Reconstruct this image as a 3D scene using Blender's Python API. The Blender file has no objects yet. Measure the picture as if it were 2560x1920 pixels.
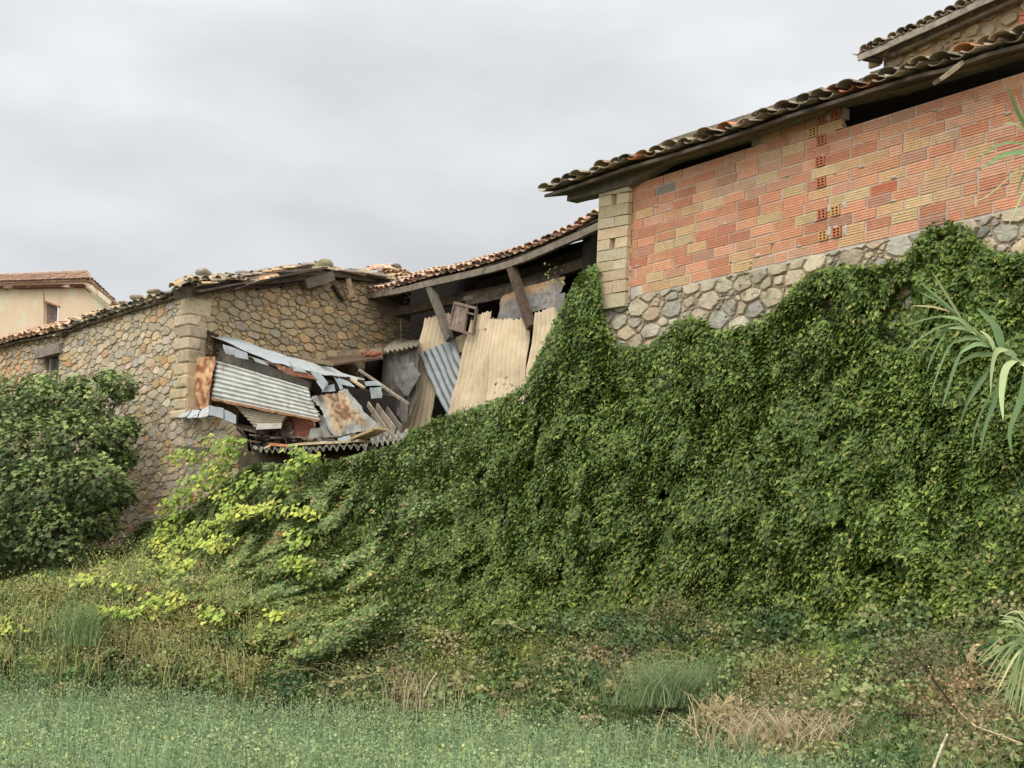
import bpy, math, random
import numpy as np
from mathutils import Vector, noise as mn
random.seed(11); rng = np.random.default_rng(11)
sc = bpy.context.scene
COL = sc.collection
# ------------------------------------------------------------------ camera, world, sun, exposure
F = 3700.0; PITCH = math.atan(605/3700); ROLL = 0.026; CZ = 1.6
r0 = Vector((1,0,0)); f0 = Vector((0,math.cos(PITCH),math.sin(PITCH))); u0 = Vector((0,-math.sin(PITCH),math.cos(PITCH)))
CR = r0*math.cos(ROLL)+u0*math.sin(ROLL); CU = u0*math.cos(ROLL)-r0*math.sin(ROLL)
from mathutils import Matrix
cam = bpy.data.objects.new('camera', bpy.data.cameras.new('camera')); COL.objects.link(cam)
m = Matrix((CR,CU,-f0)).transposed().to_4x4(); m.translation = (0,0,CZ); cam.matrix_world = m
cam.data.sensor_width = 36; cam.data.lens = F/2560*36; cam.data.clip_end = 3000
sc.camera = cam
SUN_EL, SUN_AZ = math.radians(52), math.radians(205)     # azimuth from +Y clockwise: behind the camera, to the left
sun = bpy.data.objects.new('sun', bpy.data.lights.new('sun','SUN')); COL.objects.link(sun)
sun.data.energy = 1.5; sun.data.angle = math.radians(35); sun.data.color = (1,.96,.9)
sd = Vector((math.sin(SUN_AZ)*math.cos(SUN_EL), math.cos(SUN_AZ)*math.cos(SUN_EL), math.sin(SUN_EL)))
sun.rotation_euler = sd.to_track_quat('Z','Y').to_euler()
W = bpy.data.worlds.new('World'); sc.world = W; W.use_nodes = True
nt = W.node_tree; nt.nodes.clear()
def N(t, **k):
    n = nt.nodes.new(t)
    for a,b in k.items(): setattr(n,a,b)
    return n
def LK(a,b): nt.links.new(a,b)
def ramp(pts, fac):
    n = N('ShaderNodeValToRGB'); e = n.color_ramp.elements
    while len(e) < len(pts): e.new(.5)
    for i,(p,c) in enumerate(pts): e[i].position = p; e[i].color = (c[0],c[1],c[2],1) if hasattr(c,'__len__') else (c,c,c,1)
    LK(fac, n.inputs[0]); return n.outputs[0]
out = N('ShaderNodeOutputWorld'); 
sky = N('ShaderNodeTexSky', sky_type='NISHITA', sun_disc=False, sun_elevation=SUN_EL, sun_rotation=SUN_AZ)
bg1 = N('ShaderNodeBackground'); bg1.inputs[1].default_value = .06; LK(sky.outputs[0], bg1.inputs[0])
tc = N('ShaderNodeTexCoord'); sep = N('ShaderNodeSeparateXYZ'); LK(tc.outputs['Generated'], sep.inputs[0])
mp = N('ShaderNodeMapping'); mp.inputs['Scale'].default_value = (1.0,1.0,2.6); mp.inputs['Location'].default_value = (.35,.1,.25); LK(tc.outputs['Generated'], mp.inputs[0])
no = N('ShaderNodeTexNoise'); no.inputs['Scale'].default_value = 3.1; no.inputs['Detail'].default_value = 6; no.inputs['Roughness'].default_value=.48; LK(mp.outputs[0], no.inputs[0])
cl = ramp([(.30,(.44,.45,.46)),(.50,(.555,.567,.578)),(.70,(.70,.717,.732))], no.outputs[0])
gx_ = N('ShaderNodeMapRange'); gx_.inputs[1].default_value=-.4; gx_.inputs[2].default_value=.4; gx_.inputs[3].default_value=.95; gx_.inputs[4].default_value=1.08; LK(sep.outputs['X'], gx_.inputs[0])
# overcast luminance grows towards the zenith
zen = N('ShaderNodeMapRange'); zen.inputs[1].default_value=.10; zen.inputs[2].default_value=1; zen.inputs[3].default_value=1.0; zen.inputs[4].default_value=2.9; LK(sep.outputs['Z'], zen.inputs[0])
low = N('ShaderNodeMapRange'); low.inputs[1].default_value=.10; low.inputs[2].default_value=.36; low.inputs[3].default_value=1.42; low.inputs[4].default_value=.94; LK(sep.outputs['Z'], low.inputs[0])
mu = N('ShaderNodeMath', operation='MULTIPLY'); LK(zen.outputs[0], mu.inputs[0]); LK(low.outputs[0], mu.inputs[1])
# unseen sky on the sun's side is boosted to light the scene
bk = N('ShaderNodeMapRange'); bk.inputs[1].default_value=.6; bk.inputs[2].default_value=-.7; bk.inputs[3].default_value=1.0; bk.inputs[4].default_value=2.1; LK(sep.outputs['Y'], bk.inputs[0])
mu2 = N('ShaderNodeMath', operation='MULTIPLY'); LK(mu.outputs[0], mu2.inputs[0]); LK(bk.outputs[0], mu2.inputs[1])
mu3 = N('ShaderNodeMath', operation='MULTIPLY'); LK(mu2.outputs[0], mu3.inputs[0]); LK(gx_.outputs[0], mu3.inputs[1])
bg2 = N('ShaderNodeBackground'); LK(cl, bg2.inputs[0]); LK(mu3.outputs[0], bg2.inputs[1])
mx = N('ShaderNodeMixShader'); mx.inputs[0].default_value=.95; LK(bg1.outputs[0], mx.inputs[1]); LK(bg2.outputs[0], mx.inputs[2]); LK(mx.outputs[0], out.inputs[0])
sc.view_settings.view_transform='Standard'; sc.view_settings.look='None'; sc.view_settings.gamma=1; sc.view_settings.exposure=0.0
sc.render.engine='CYCLES'; sc.cycles.max_bounces=5; sc.cycles.diffuse_bounces=3; sc.cycles.transmission_bounces=3; sc.cycles.transparent_max_bounces=4; sc.cycles.use_denoising=True
# ------------------------------------------------------------------ helpers
def S(r,g,b,k=1.0):
    m_=.3*r+.59*g+.11*b; r,g,b=[m_+(c-m_)*.96 for c in (r,g,b)]
    f = lambda c: ((c/255)/12.92 if c/255<=.04045 else (((c/255)+.055)/1.055)**2.4)
    return (f(r)*k, f(g)*k, f(b)*k)
def ray(u,v): return CR*((u-1280)/F) + CU*(-(v-960)/F) + f0
class Frame:
    def __init__(s, O, ang):
        a = math.radians(ang); s.O = Vector(O)
        s.L = Vector((math.sin(a), -math.cos(a))); s.N = Vector((math.cos(a), math.sin(a)))   # L runs to the near right, N away from the camera
    def pix(s,u,v,d=0):
        r = ray(u,v); n = s.N; t = (n.dot(s.O)+d)/(n.x*r.x+n.y*r.y)
        p = Vector((r.x*t, r.y*t)); return ((p-s.O).dot(s.L), CZ+r.z*t)
    def pt(s,a,z,d=0):
        q = s.O+s.L*a+s.N*d; return Vector((q.x,q.y,z))
    def px(s,u,v,d=0): a,z = s.pix(u,v,d); return s.pt(a,z,d)
A = Frame((1.84,22.5), 37.7)
def atY(u,v,Y): r = ray(u,v); return Vector((0,0,CZ))+r*(Y/r.y)
def atZ(u,v,z): r = ray(u,v); return Vector((0,0,CZ))+r*((z-CZ)/r.z)
cpt = A.px(475,800,0)
D = Frame((cpt.x,cpt.y), 48)
C = Frame((cpt.x,cpt.y), 48+90)     # gable face: runs away from the corner
C.L, C.N = Vector((D.N.x,D.N.y)), -D.L        # along = away; behind face = -L of D
R = {1:(440,620,3.19),2:(900,500,2.592),3:(0,640,3.456),4:(1300,300,2.766),5:(1960,0,2.37),6:(2100,560,2.592),7:(0,900,2.37),8:(1500,1400,2.087),9:(1480,100,2.048),10:(0,880,2.9625),11:(0,1340,2.011),12:(2200,1350,3.686)}
def q(k,x,y): a,b,s_ = R[k]; return (a+x/s_, b+y/s_)
def lerp(a,b,t): return a+(b-a)*t
# ------------------------------------------------------------------ materials
MATS = {}
def mat(name, rough=.85, amt=.25, scale=6, bump=.15, bscale=40, metal=0, trans=0, stain=None, sscale=2.0, sthr=.5, stretch=(1,1,1), spec=.3, detail2=None, swid=.14):
    global nt
    if name in MATS: return MATS[name]
    M = bpy.data.materials.new(name); M.use_nodes=True; nt = M.node_tree; nt.nodes.clear(); MATS[name]=M
    o = N('ShaderNodeOutputMaterial'); b = N('ShaderNodeBsdfPrincipled')
    b.inputs['Roughness'].default_value=rough; b.inputs['Metallic'].default_value=metal; b.inputs['Specular IOR Level'].default_value=spec
    at = N('ShaderNodeAttribute', attribute_name='Col'); tx = N('ShaderNodeTexCoord')
    mp = N('ShaderNodeMapping'); mp.inputs['Scale'].default_value=stretch; LK(tx.outputs['Object'], mp.inputs[0])
    n1 = N('ShaderNodeTexNoise'); n1.inputs['Scale'].default_value=scale; n1.inputs['Detail'].default_value=6; n1.inputs['Roughness'].default_value=.65; LK(mp.outputs[0], n1.inputs[0])
    mr = N('ShaderNodeMapRange'); mr.inputs[1].default_value=.3; mr.inputs[2].default_value=.7; mr.inputs[3].default_value=1-amt; mr.inputs[4].default_value=1+amt; LK(n1.outputs[0], mr.inputs[0])
    vm = N('ShaderNodeVectorMath', operation='SCALE'); LK(at.outputs['Color'], vm.inputs[0]); LK(mr.outputs[0], vm.inputs['Scale'])
    col = vm.outputs[0]
    if stain:
        for (sc_col, ss, th, wd, st) in stain:
            mp2 = N('ShaderNodeMapping'); mp2.inputs['Scale'].default_value=st; LK(tx.outputs['Object'], mp2.inputs[0])
            n2 = N('ShaderNodeTexNoise'); n2.inputs['Scale'].default_value=ss; n2.inputs['Detail'].default_value=7; n2.inputs['Roughness'].default_value=.62; LK(mp2.outputs[0], n2.inputs[0])
            m2 = N('ShaderNodeMapRange'); m2.inputs[1].default_value=th; m2.inputs[2].default_value=th+wd; LK(n2.outputs[0], m2.inputs[0])
            mm = N('ShaderNodeMix', data_type='RGBA'); LK(m2.outputs[0], mm.inputs[0]); LK(col, mm.inputs[6]); mm.inputs[7].default_value=(*sc_col,1); col = mm.outputs[2]
    LK(col, b.inputs['Base Color'])
    if bump:
        n3 = N('ShaderNodeTexNoise'); n3.inputs['Scale'].default_value=bscale; n3.inputs['Detail'].default_value=4; LK(mp.outputs[0], n3.inputs[0])
        bp = N('ShaderNodeBump'); bp.inputs['Strength'].default_value=bump; bp.inputs['Distance'].default_value=.02; LK(n3.outputs[0], bp.inputs['Height']); LK(bp.outputs[0], b.inputs['Normal'])
    sh = b.outputs[0]
    if trans:
        t = N('ShaderNodeBsdfTranslucent'); LK(col, t.inputs[0]); ms = N('ShaderNodeMixShader'); ms.inputs[0].default_value=trans; LK(sh,ms.inputs[1]); LK(t.outputs[0],ms.inputs[2]); sh = ms.outputs[0]
    LK(sh, o.inputs[0]); return M
STONE = mat('stone', rough=.95, amt=.22, scale=9, bump=.5, bscale=30, spec=.15, stain=[(S(128,118,98),3.2,.56,.2,(1,1,1)),(S(190,176,146),9,.64,.1,(1,1,1))])
MORTAR = mat('mortar', rough=.97, amt=.25, scale=4, bump=.5, bscale=50, spec=.1)
BRICK = mat('brick', rough=.9, amt=.16, scale=14, bump=.25, bscale=60, spec=.15, stain=[(S(170,140,120),2.2,.60,.22,(1,1,1)),(S(120,98,80),7,.63,.12,(1,1,1))])
TILE = mat('tile', rough=.9, amt=.3, scale=11, bump=.3, bscale=40, spec=.15, stain=[(S(112,104,90),8,.54,.16,(1,1,1)),(S(170,162,142),16,.66,.08,(1,1,1))])
WOOD = mat('wood', rough=.92, amt=.35, scale=5, bump=.35, bscale=30, spec=.12, stain=[(S(50,45,40),3,.55,.2,(1,1,1))])
TIN = mat('tin', rough=.55, amt=.14, scale=6, bump=.1, bscale=14, metal=.12, spec=.4, stain=[(S(150,124,100),1.3,.60,.12,(1,1,1)),(S(146,146,140),3,.55,.18,(1,1,1))])
RUST = mat('rust', rough=.85, amt=.3, scale=8, bump=.25, bscale=30, spec=.2, stain=[(S(138,84,54),3.4,.54,.14,(1,1,1)),(S(210,172,124),5,.56,.12,(1,1,1))])
FIBRE = mat('fibre', rough=.8, amt=.07, scale=2.5, bump=.08, bscale=30, spec=.2, stain=[(S(178,156,122),1.6,.52,.25,(1,1,.25)),(S(150,134,110),5,.62,.15,(1,1,.35))])
CEMENT = mat('cement', rough=.95, amt=.28, scale=7, bump=.4, bscale=40, spec=.12, stain=[(S(90,88,82),2.5,.52,.16,(1,1,1)),(S(150,110,76),2,.62,.1,(1,1,1))])
RENDER = mat('render', rough=.9, amt=.06, scale=1.2, bump=.1, bscale=20, spec=.15, stain=[(S(208,198,168),.42,.52,.05,(1,1,1.6)),(S(224,186,158),.8,.66,.05,(1,1,1))])
LEAF = mat('leaf', rough=.5, amt=.12, scale=1.1, bump=0, trans=.18, spec=.28)
DRYM = mat('dry', rough=.85, amt=.2, scale=3, bump=0, trans=.2, spec=.1)
SOIL = mat('soil', rough=1, amt=.4, scale=3, bump=.4, bscale=20, spec=.05)
# ------------------------------------------------------------------ objects and meshes
def finish(o, label=None, cat=None, group=None, kind=None):
    if label: o['label']=label
    if cat: o['category']=cat
    if group: o['group']=group
    if kind: o['kind']=kind
    return o
def E(name, loc, label=None, cat=None, group=None):
    o = bpy.data.objects.new(name,None); COL.objects.link(o); o.location=loc; o.empty_display_size=.3
    return finish(o,label,cat,group)
def mk(name, V, Fc, cols, material, parent=None, smooth=False, **tags):
    """V world coordinates (n,3); Fc list of index tuples or (m,k) array; cols one colour or (n,3)."""
    V = np.asarray(V, dtype=np.float64).reshape(-1,3)
    if parent is not None: org = np.array(parent_loc(parent)); loc=(0,0,0)
    else: org = np.array([V[:,0].mean(), V[:,1].mean(), V[:,2].min()]); loc = tuple(org)
    me = bpy.data.meshes.new(name)
    if isinstance(Fc, np.ndarray):
        n,k = Fc.shape; me.vertices.add(len(V)); me.vertices.foreach_set('co', (V-org).astype(np.float32).ravel())
        me.loops.add(n*k); me.loops.foreach_set('vertex_index', Fc.astype(np.int32).ravel())
        me.polygons.add(n); me.polygons.foreach_set('loop_start', np.arange(0,n*k,k,dtype=np.int32)); me.polygons.foreach_set('loop_total', np.full(n,k,dtype=np.int32))
        me.update(calc_edges=True)
    else:
        me.from_pydata([tuple(x) for x in (V-org)], [], Fc); me.update()
    c = np.asarray(cols, dtype=np.float32)
    if c.ndim==1: c = np.tile(c,(len(V),1))
    c4 = np.ones((len(V),4), dtype=np.float32); c4[:,:3]=c
    a = me.attributes.new('Col','FLOAT_COLOR','POINT'); a.data.foreach_set('color', c4.ravel())
    me.materials.append(material)
    if smooth: me.polygons.foreach_set('use_smooth',[True]*len(me.polygons))
    o = bpy.data.objects.new(name, me); COL.objects.link(o)
    if parent is not None: o.parent=parent; 
    o.location = loc
    return finish(o, **tags)
def parent_loc(p):
    l = Vector((0,0,0))
    while p is not None: l = l+p.location; p = p.parent
    return l
class MB:
    def __init__(s): s.V=[]; s.F=[]; s.C=[]
    def add(s, vs, fs, col):
        n=len(s.V); s.V.extend([tuple(v) for v in vs]); s.F.extend([tuple(n+i for i in f) for f in fs])
        if len(col)==3 and not hasattr(col[0],'__len__'): s.C.extend([col]*len(vs))
        else: s.C.extend(col)
    def beam(s,p0,p1,w,h,col,up=Vector((0,0,1)),taper=1.0,seg=1,wob=0):
        p0,p1=Vector(p0),Vector(p1); d=(p1-p0).normalized(); sd=d.cross(up).normalized(); u=sd.cross(d)
        vs=[];fs=[]
        for i in range(seg+1):
            t=i/seg; c=p0.lerp(p1,t); k=lerp(1,taper,t)
            if wob and 0<i<seg: c=c+sd*random.uniform(-wob,wob)+u*random.uniform(-wob,wob)
            for a,b in ((-1,-1),(1,-1),(1,1),(-1,1)): vs.append(c+sd*(a*w/2*k*random.uniform(.96,1.04))+u*(b*h/2*k*random.uniform(.96,1.04)))
        for i in range(seg):
            for j in range(4): a=i*4+j; b=i*4+(j+1)%4; fs.append((a,b,b+4,a+4))
        fs.append((3,2,1,0)); n=seg*4; fs.append((n,n+1,n+2,n+3)); s.add(vs,fs,col)
    def slab(s,pts,th,col):
        """polygon of 3-D points, extruded by vector th"""
        n=len(pts); th=Vector(th); vs=[Vector(p) for p in pts]; vs+= [v+th for v in vs]
        fs=[tuple(range(n)), tuple(reversed(range(n,2*n)))]+[(i,i+n,(i+1)%n+n,(i+1)%n) for i in range(n)]
        s.add(vs,fs,col)
    def tube(s,pts,rad,col,k=7):
        pts=[Vector(p) for p in pts]; n=len(pts); vs=[];fs=[]
        for i,p in enumerate(pts):
            d=(pts[min(i+1,n-1)]-pts[max(i-1,0)]).normalized(); a=d.cross(Vector((.31,.17,.93))).normalized(); b=d.cross(a)
            r=rad[i] if hasattr(rad,'__len__') else rad
            for j in range(k): t=2*math.pi*j/k; vs.append(p+a*(r*math.cos(t))+b*(r*math.sin(t)))
        for i in range(n-1):
            for j in range(k): fs.append((i*k+j,i*k+(j+1)%k,(i+1)*k+(j+1)%k,(i+1)*k+j))
        fs.append(tuple(reversed(range(k)))); fs.append(tuple(range((n-1)*k,n*k))); s.add(vs,fs,col)
    def build(s,name,material,parent=None,smooth=False,**t): return mk(name,s.V,s.F,s.C,material,parent,smooth,**t)
def jit(c,a=.12):
    k=1+random.uniform(-a,a); return tuple(max(0,x*k*(1+random.uniform(-a*.3,a*.3))) for x in c)
def inside(p,poly):
    x,y=p; r=False; n=len(poly)
    for i in range(n):
        x1,y1=poly[i]; x2,y2=poly[i-1]
        if (y1>y)!=(y2>y) and x<(x2-x1)*(y-y1)/(y2-y1)+x1: r=not r
    return r
def in_poly_np(X,Y,poly):
    r=np.zeros(len(X),bool); n=len(poly)
    for i in range(n):
        x1,y1=poly[i]; x2,y2=poly[i-1]
        if y1==y2: continue
        r ^= ((y1>Y)!=(y2>Y)) & (X<(x2-x1)*(Y-y1)/(y2-y1)+x1)
    return r
_tab = rng.random((64,64))
def vnoise(x,y):
    x=np.asarray(x,float); y=np.asarray(y,float); xi=np.floor(x).astype(int); yi=np.floor(y).astype(int); fx=x-xi; fy=y-yi
    fx=fx*fx*(3-2*fx); fy=fy*fy*(3-2*fy); g=lambda a,b:_tab[a%64,b%64]
    return (g(xi,yi)*(1-fx)+g(xi+1,yi)*fx)*(1-fy)+(g(xi,yi+1)*(1-fx)+g(xi+1,yi+1)*fx)*fy
def fbm(x,y): return (vnoise(x,y)+.5*vnoise(x*2.1+7,y*2.1+3)+.25*vnoise(x*4.3+1,y*4.3+9))/1.75
# ------------------------------------------------------------------ rubble walls: every stone is modelled
def clip(poly, nx,ny,c):
    out=[]; n=len(poly)
    for i in range(n):
        p=poly[i]; r=poly[(i+1)%n]; a=p[0]*nx+p[1]*ny-c; b=r[0]*nx+r[1]*ny-c
        if a<=0: out.append(p)
        if (a<0<b) or (b<0<a): t=a/(a-b); out.append((p[0]+(r[0]-p[0])*t,p[1]+(r[1]-p[1])*t))
    return out
def rubble(fr, poly, radii, aspect, palette, relief=.05, gap=.012, outward=-1, cuts=(), holes=(), shrink=.985):
    """poly in frame (s,z). returns MB with stones standing proud of plane d=0 by 'relief'."""
    xs=[p[0] for p in poly]; ys=[p[1] for p in poly]; x0,x1,y0,y1=min(xs),max(xs),min(ys),max(ys)
    pts=[]; cell=max(radii)*2; grid={}
    def near(x,y,rr):
        gx,gy=int(x/cell),int(y/cell)
        for i in range(gx-rr,gx+rr+1):
            for j in range(gy-rr,gy+rr+1):
                for k in grid.get((i,j),()): yield k
    def put(x,y,r): grid.setdefault((int(x/cell),int(y/cell)),[]).append(len(pts)); pts.append((x,y,r))
    area=(x1-x0)*(y1-y0)/aspect
    for r in radii:
        for _ in range(int(area/(r*r)*(1.3 if r>min(radii) else 3.2))):
            x=random.uniform(x0,x1)/aspect; y=random.uniform(y0,y1)
            if not inside((x*aspect,y),poly): continue
            if all((x-pts[k][0])**2+(y-pts[k][1])**2 > ((r+pts[k][2])*.70)**2 for k in near(x,y,1)): put(x,y,r*random.uniform(.85,1.1))
    mb=MB()
    for i,(x,y,r) in enumerate(pts):
        if any(inside((x*aspect,y),h) for h in holes): continue
        m_=max(radii)*1.5; pl=[(x-m_,y-m_),(x+m_,y-m_),(x+m_,y+m_),(x-m_,y+m_)]
        for k in near(x,y,1):
            if k==i: continue
            X,Y,r2=pts[k]; dx,dy=X-x,Y-y; d2=dx*dx+dy*dy
            if d2>(4*max(radii))**2: continue
            d=math.sqrt(d2); c=(x*dx+y*dy)/d+ (d2+r*r-r2*r2)/(2*d) - gap/2
            pl=clip(pl,dx/d,dy/d,c)
            if len(pl)<3: break
        if len(pl)<3: continue
        pl=[(a*aspect,b) for a,b in pl]
        for (cu_,cv_,cc_) in cuts: pl=clip(pl,cu_,cv_,cc_)
        if len(pl)<3: continue
        cx=sum(p[0] for p in pl)/len(pl); cy=sum(p[1] for p in pl)/len(pl)
        o=[]                      # chaikin rounding with jitter
        n=len(pl)
        for j in range(n):
            a=pl[j]; b=pl[(j+1)%n]
            for t in (random.uniform(.05,.16),random.uniform(.84,.95)): o.append((a[0]+(b[0]-a[0])*t, a[1]+(b[1]-a[1])*t))
        o=[((p[0]-cx)*shrink*random.uniform(.92,1.03)+cx+.02*mn.noise(Vector((p[0]*6,p[1]*6,0))),(p[1]-cy)*shrink*random.uniform(.92,1.03)+cy+.03*mn.noise(Vector((p[0]*5,p[1]*5,9)))) for p in o]
        n=len(o); sz=min(1,r/max(radii)); m3=lambda c,k: tuple(x*(1-k)+y*k for x,y in zip(c,palette[0])); h=relief*(.35+.65*sz)*random.uniform(.5,1.2); tx,ty=random.uniform(-.13,.13),random.uniform(-.15,.10)
        col=jit(m3(random.choice(palette),random.uniform(0,.45)),.13); vs=[]; cs=[]
        for k,(sc_,hh) in enumerate(((1,-.03),(.99,h*.6),(.91,h))):
            for (a,b) in o:
                a=cx+(a-cx)*sc_; b=cy+(b-cy)*sc_
                dd=hh if k==0 else hh+(a-cx)*tx+(b-cy)*ty+random.uniform(-.006,.006)
                vs.append(fr.pt(a,b,outward*max(dd,-.05))); cs.append(col)
        vs.append(fr.pt(cx,cy,outward*h*1.06)); cs.append(col)
        fs=[]
        for k in (0,1):
            for j in range(n): fs.append((k*n+j,k*n+(j+1)%n,(k+1)*n+(j+1)%n,(k+1)*n+j))
        for j in range(n): fs.append((2*n+j,2*n+(j+1)%n,3*n))
        mb.add(vs,fs,cs)
    return mb
def wallslab(fr, poly_px, d, th, col, name, material, parent):
    mb=MB(); pts=[fr.px(u,v,d) for u,v in poly_px]; t=Vector((fr.N.x,fr.N.y,0))*th; mb.slab(pts,t,col); return mb.build(name,material,parent)
K=1.0
PAL_D=[S(*c,K) for c in ((196,180,150),(190,170,132),(184,168,138),(192,174,144),(170,154,128),(194,170,132),(184,168,142),(166,156,140),(186,160,120),(194,160,114),(168,158,140),(180,166,144),(190,146,104),(162,156,144),(176,164,140),(166,156,134))]
PAL_C=[S(*c,K) for c in ((164,144,110),(172,150,116),(150,134,108),(176,150,108),(154,140,116),(144,134,116),(168,146,110),(180,146,102),(158,142,114),(162,144,112),(170,148,114))]  # darker, browner gable stones: the shade on that face is in the colour
PAL_A=[S(*c,K) for c in ((192,176,146),(186,168,136),(168,160,146),(180,168,148),(152,146,136),(186,170,144),(190,164,124),(160,154,144),(174,164,146),(146,140,130),(184,176,160),(176,158,128))]
# ------------------------------------------------------------------ roof tiles
def tiles(eave, up, rows, colw, palette, flat=.62, length=.45, expose=.33, rad=.105, sag=.0, messy=.03, channel=True, lift=0.0, skip=0.0, accent=None):
    """eave: list of world points along the eave, up: unit vector up the slope"""
    mb=MB(); up=Vector(up).normalized(); pts=[Vector(p) for p in eave]
    seg=[(pts[i+1]-pts[i]).length for i in range(len(pts)-1)]; tot=sum(seg); n=int(tot/colw)
    def at(t):
        t*=tot; i=0
        while i<len(seg)-1 and t>seg[i]: t-=seg[i]; i+=1
        return pts[i].lerp(pts[i+1],t/seg[i])
    al=(pts[-1]-pts[0]).normalized(); nr=al.cross(up).normalized()
    if nr.z<0: nr=-nr
    for kind in ((1,-1) if channel else (1,)):
        for i in range(n):
            t=(i+(.5 if kind==1 else 0))/n; base=at(min(t,1))
            cj=random.uniform(-.02,.02); tj=random.uniform(-messy,messy)*2
            for r in range(rows):
                if random.random()<skip: continue
                k=6; b=base+up*(r*expose+tj*(1 if r==0 else .4)+random.uniform(-.012,.012))+al*(cj+random.uniform(-messy,messy)*.5)+nr*(lift+.018*0+(.075 if kind==1 else .05)+random.uniform(0,messy*.7))
                yaw=random.uniform(-messy,messy)*1.6; pit=random.uniform(0,messy)*.6+.04; rr=rad*random.uniform(.94,1.06)
                e1=(up+al*yaw-nr*pit*(-1)*0+nr*(-.03)).normalized(); side=e1.cross(nr).normalized(); nn=side.cross(e1)
                if nn.z<0: nn=-nn
                vs=[];fs=[]
                for e,(dist,rs) in enumerate(((0,1.0 if kind==1 else .82),(length,.82 if kind==1 else 1.0))):
                    for th_ in (0,.016):
                        for j in range(k+1):
                            a=math.pi*j/k; R_=rr*rs-th_
                            vs.append(b+e1*dist+side*(R_*math.cos(a))+nn*(kind*(R_*math.sin(a)*flat)+( .0 if kind==1 else 0)+(pit*(-dist) if kind==1 else 0)))
                m_=k+1
                o0,i0,o1,i1=0,m_,2*m_,3*m_
                for j in range(k):
                    fs+= [(o0+j,o0+j+1,o1+j+1,o1+j),(i0+j+1,i0+j,i1+j,i1+j+1),(o0+j+1,o0+j,i0+j,i0+j+1),(o1+j,o1+j+1,i1+j+1,i1+j)]
                fs+=[(o0,o1,i1,i0),(o0+k,i0+k,i1+k,o1+k)]
                c=random.choice(palette)
                if accent and random.random()<accent[1]: c=accent[0]
                mb.add(vs,fs,jit(c,.16))
    return mb
PT_OLD=[S(*c) for c in ((164,150,126),(148,136,116),(176,158,130),(128,120,106),(182,164,134),(114,108,98),(160,142,116))]
PT_RED=[S(*c) for c in ((206,166,138),(196,154,130),(184,146,126),(208,176,146),(176,148,130),(200,162,138))]
PT_TAN=[S(*c) for c in ((210,176,134),(198,166,126),(188,158,124),(178,148,118),(216,184,142),(160,138,114))]
# ================================================================== SETTING
g=[];gf=[]
nx,ny=60,60
for j in range(ny+1):
    for i in range(nx+1):
        x=-400+800*i/nx; y=-60+1060*(j/ny)**1.0
        g.append((x,y,0))
mk('ground', g, [(j*(nx+1)+i,j*(nx+1)+i+1,(j+1)*(nx+1)+i+1,(j+1)*(nx+1)+i) for j in range(ny) for i in range(nx)], S(96,86,62), SOIL, kind='structure')
# ------------------------------------------------------------------ BRICK BARN (right)
brick_barn = E('brick_barn', A.pt(4,0,3), 'barn of red and yellow hollow brick on a rubble base under an old tile roof', 'barn')
zb = A.pix(1607,711)[1]; zt = A.pix(1590,459)[1]; NR = 11; H=(zt-zb)/NR
sL = A.pix(1572,600)[0]; sR = A.pix(2560,400)[0]+3.0
sM = A.pix(2046,500)[0]
bs=MB(); pfs=[]; mo=MB()
BP=[(S(214,148,112),5),(S(220,158,120),5),(S(204,136,104),4),(S(216,174,126),2.4),(S(214,182,134),2.4),(S(216,162,128),4),(S(208,120,88),.9),(S(192,142,116),1.5),(S(210,168,132),2.4)]
bpc=[c for c,w in BP for _ in range(int(w*2))]
def block(s0,s1,z0,z1,col,proud):
    n=4; prof=[(z0,-.06),(z0+.002,proud-.006)]
    hh=(z1-z0)
    for k in range(n):
        a=z0+hh*(k+.08)/n; b=z0+hh*(k+.86)/n; prof+=[(a,proud),(b,proud)]
        if k<n-1: prof+=[(b+hh*.04,proud-.024),(b+hh*.15,proud-.024)]
    prof+=[(z1-.002,proud-.006),(z1,-.06)]
    dj=random.uniform(-.004,.004); vs=[A.pt(s0,z,-o) for z,o in prof]+[A.pt(s1,z+dj,-o) for z,o in prof]; m_=len(prof)
    fs=[(i,i+m_,i+m_+1,i+1) for i in range(m_-1)]+[tuple(range(m_)),tuple(reversed(range(m_,2*m_)))]
    cs=[]
    for sd_ in (0,1):
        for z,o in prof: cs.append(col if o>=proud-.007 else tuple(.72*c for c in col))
    bs.add(vs,fs,cs)
def perf(s0,s1,z0,z1,col):
    pf=MB(); pfs.append(pf)
    o=.035; w=(s1-s0); h=(z1-z0)
    pf.slab([A.pt(s0,z0,-.004),A.pt(s1,z0,-.004),A.pt(s1,z1,-.004),A.pt(s0,z1,-.004)], Vector((A.N.x,A.N.y,0))*.02, S(40,26,20))  # dark plate stands in for the shade inside the holes
    bw=w*.13
    for k in range(3):
        a=s0+(w-bw)*k/2; pf.slab([A.pt(a,z0,-o),A.pt(a+bw,z0,-o),A.pt(a+bw,z1,-o),A.pt(a,z1,-o)], Vector((A.N.x,A.N.y,0))*.06, col)
    bh=h*.11
    for k in range(4):
        a=z0+(h-bh)*k/3; pf.slab([A.pt(s0,a,-o+.002),A.pt(s1,a,-o+.002),A.pt(s1,a+bh,-o+.002),A.pt(s0,a+bh,-o+.002)], Vector((A.N.x,A.N.y,0))*.056, col)
def row_of(y9,x9): u,v=q(9,x9,y9); s_,z=A.pix(u,v); return s_, int((z-zb)//H)
PW=.15
slots={}
for (x9,y9) in ((1250,385),(1183,400),(1135,475),(1178,520),(1172,640),(1178,755),(1182,865),(1250,850),(1187,985),(1257,965)):
    s_,k=row_of(y9,x9); slots.setdefault(k,[]).append(s_)
BL=.43
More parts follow.
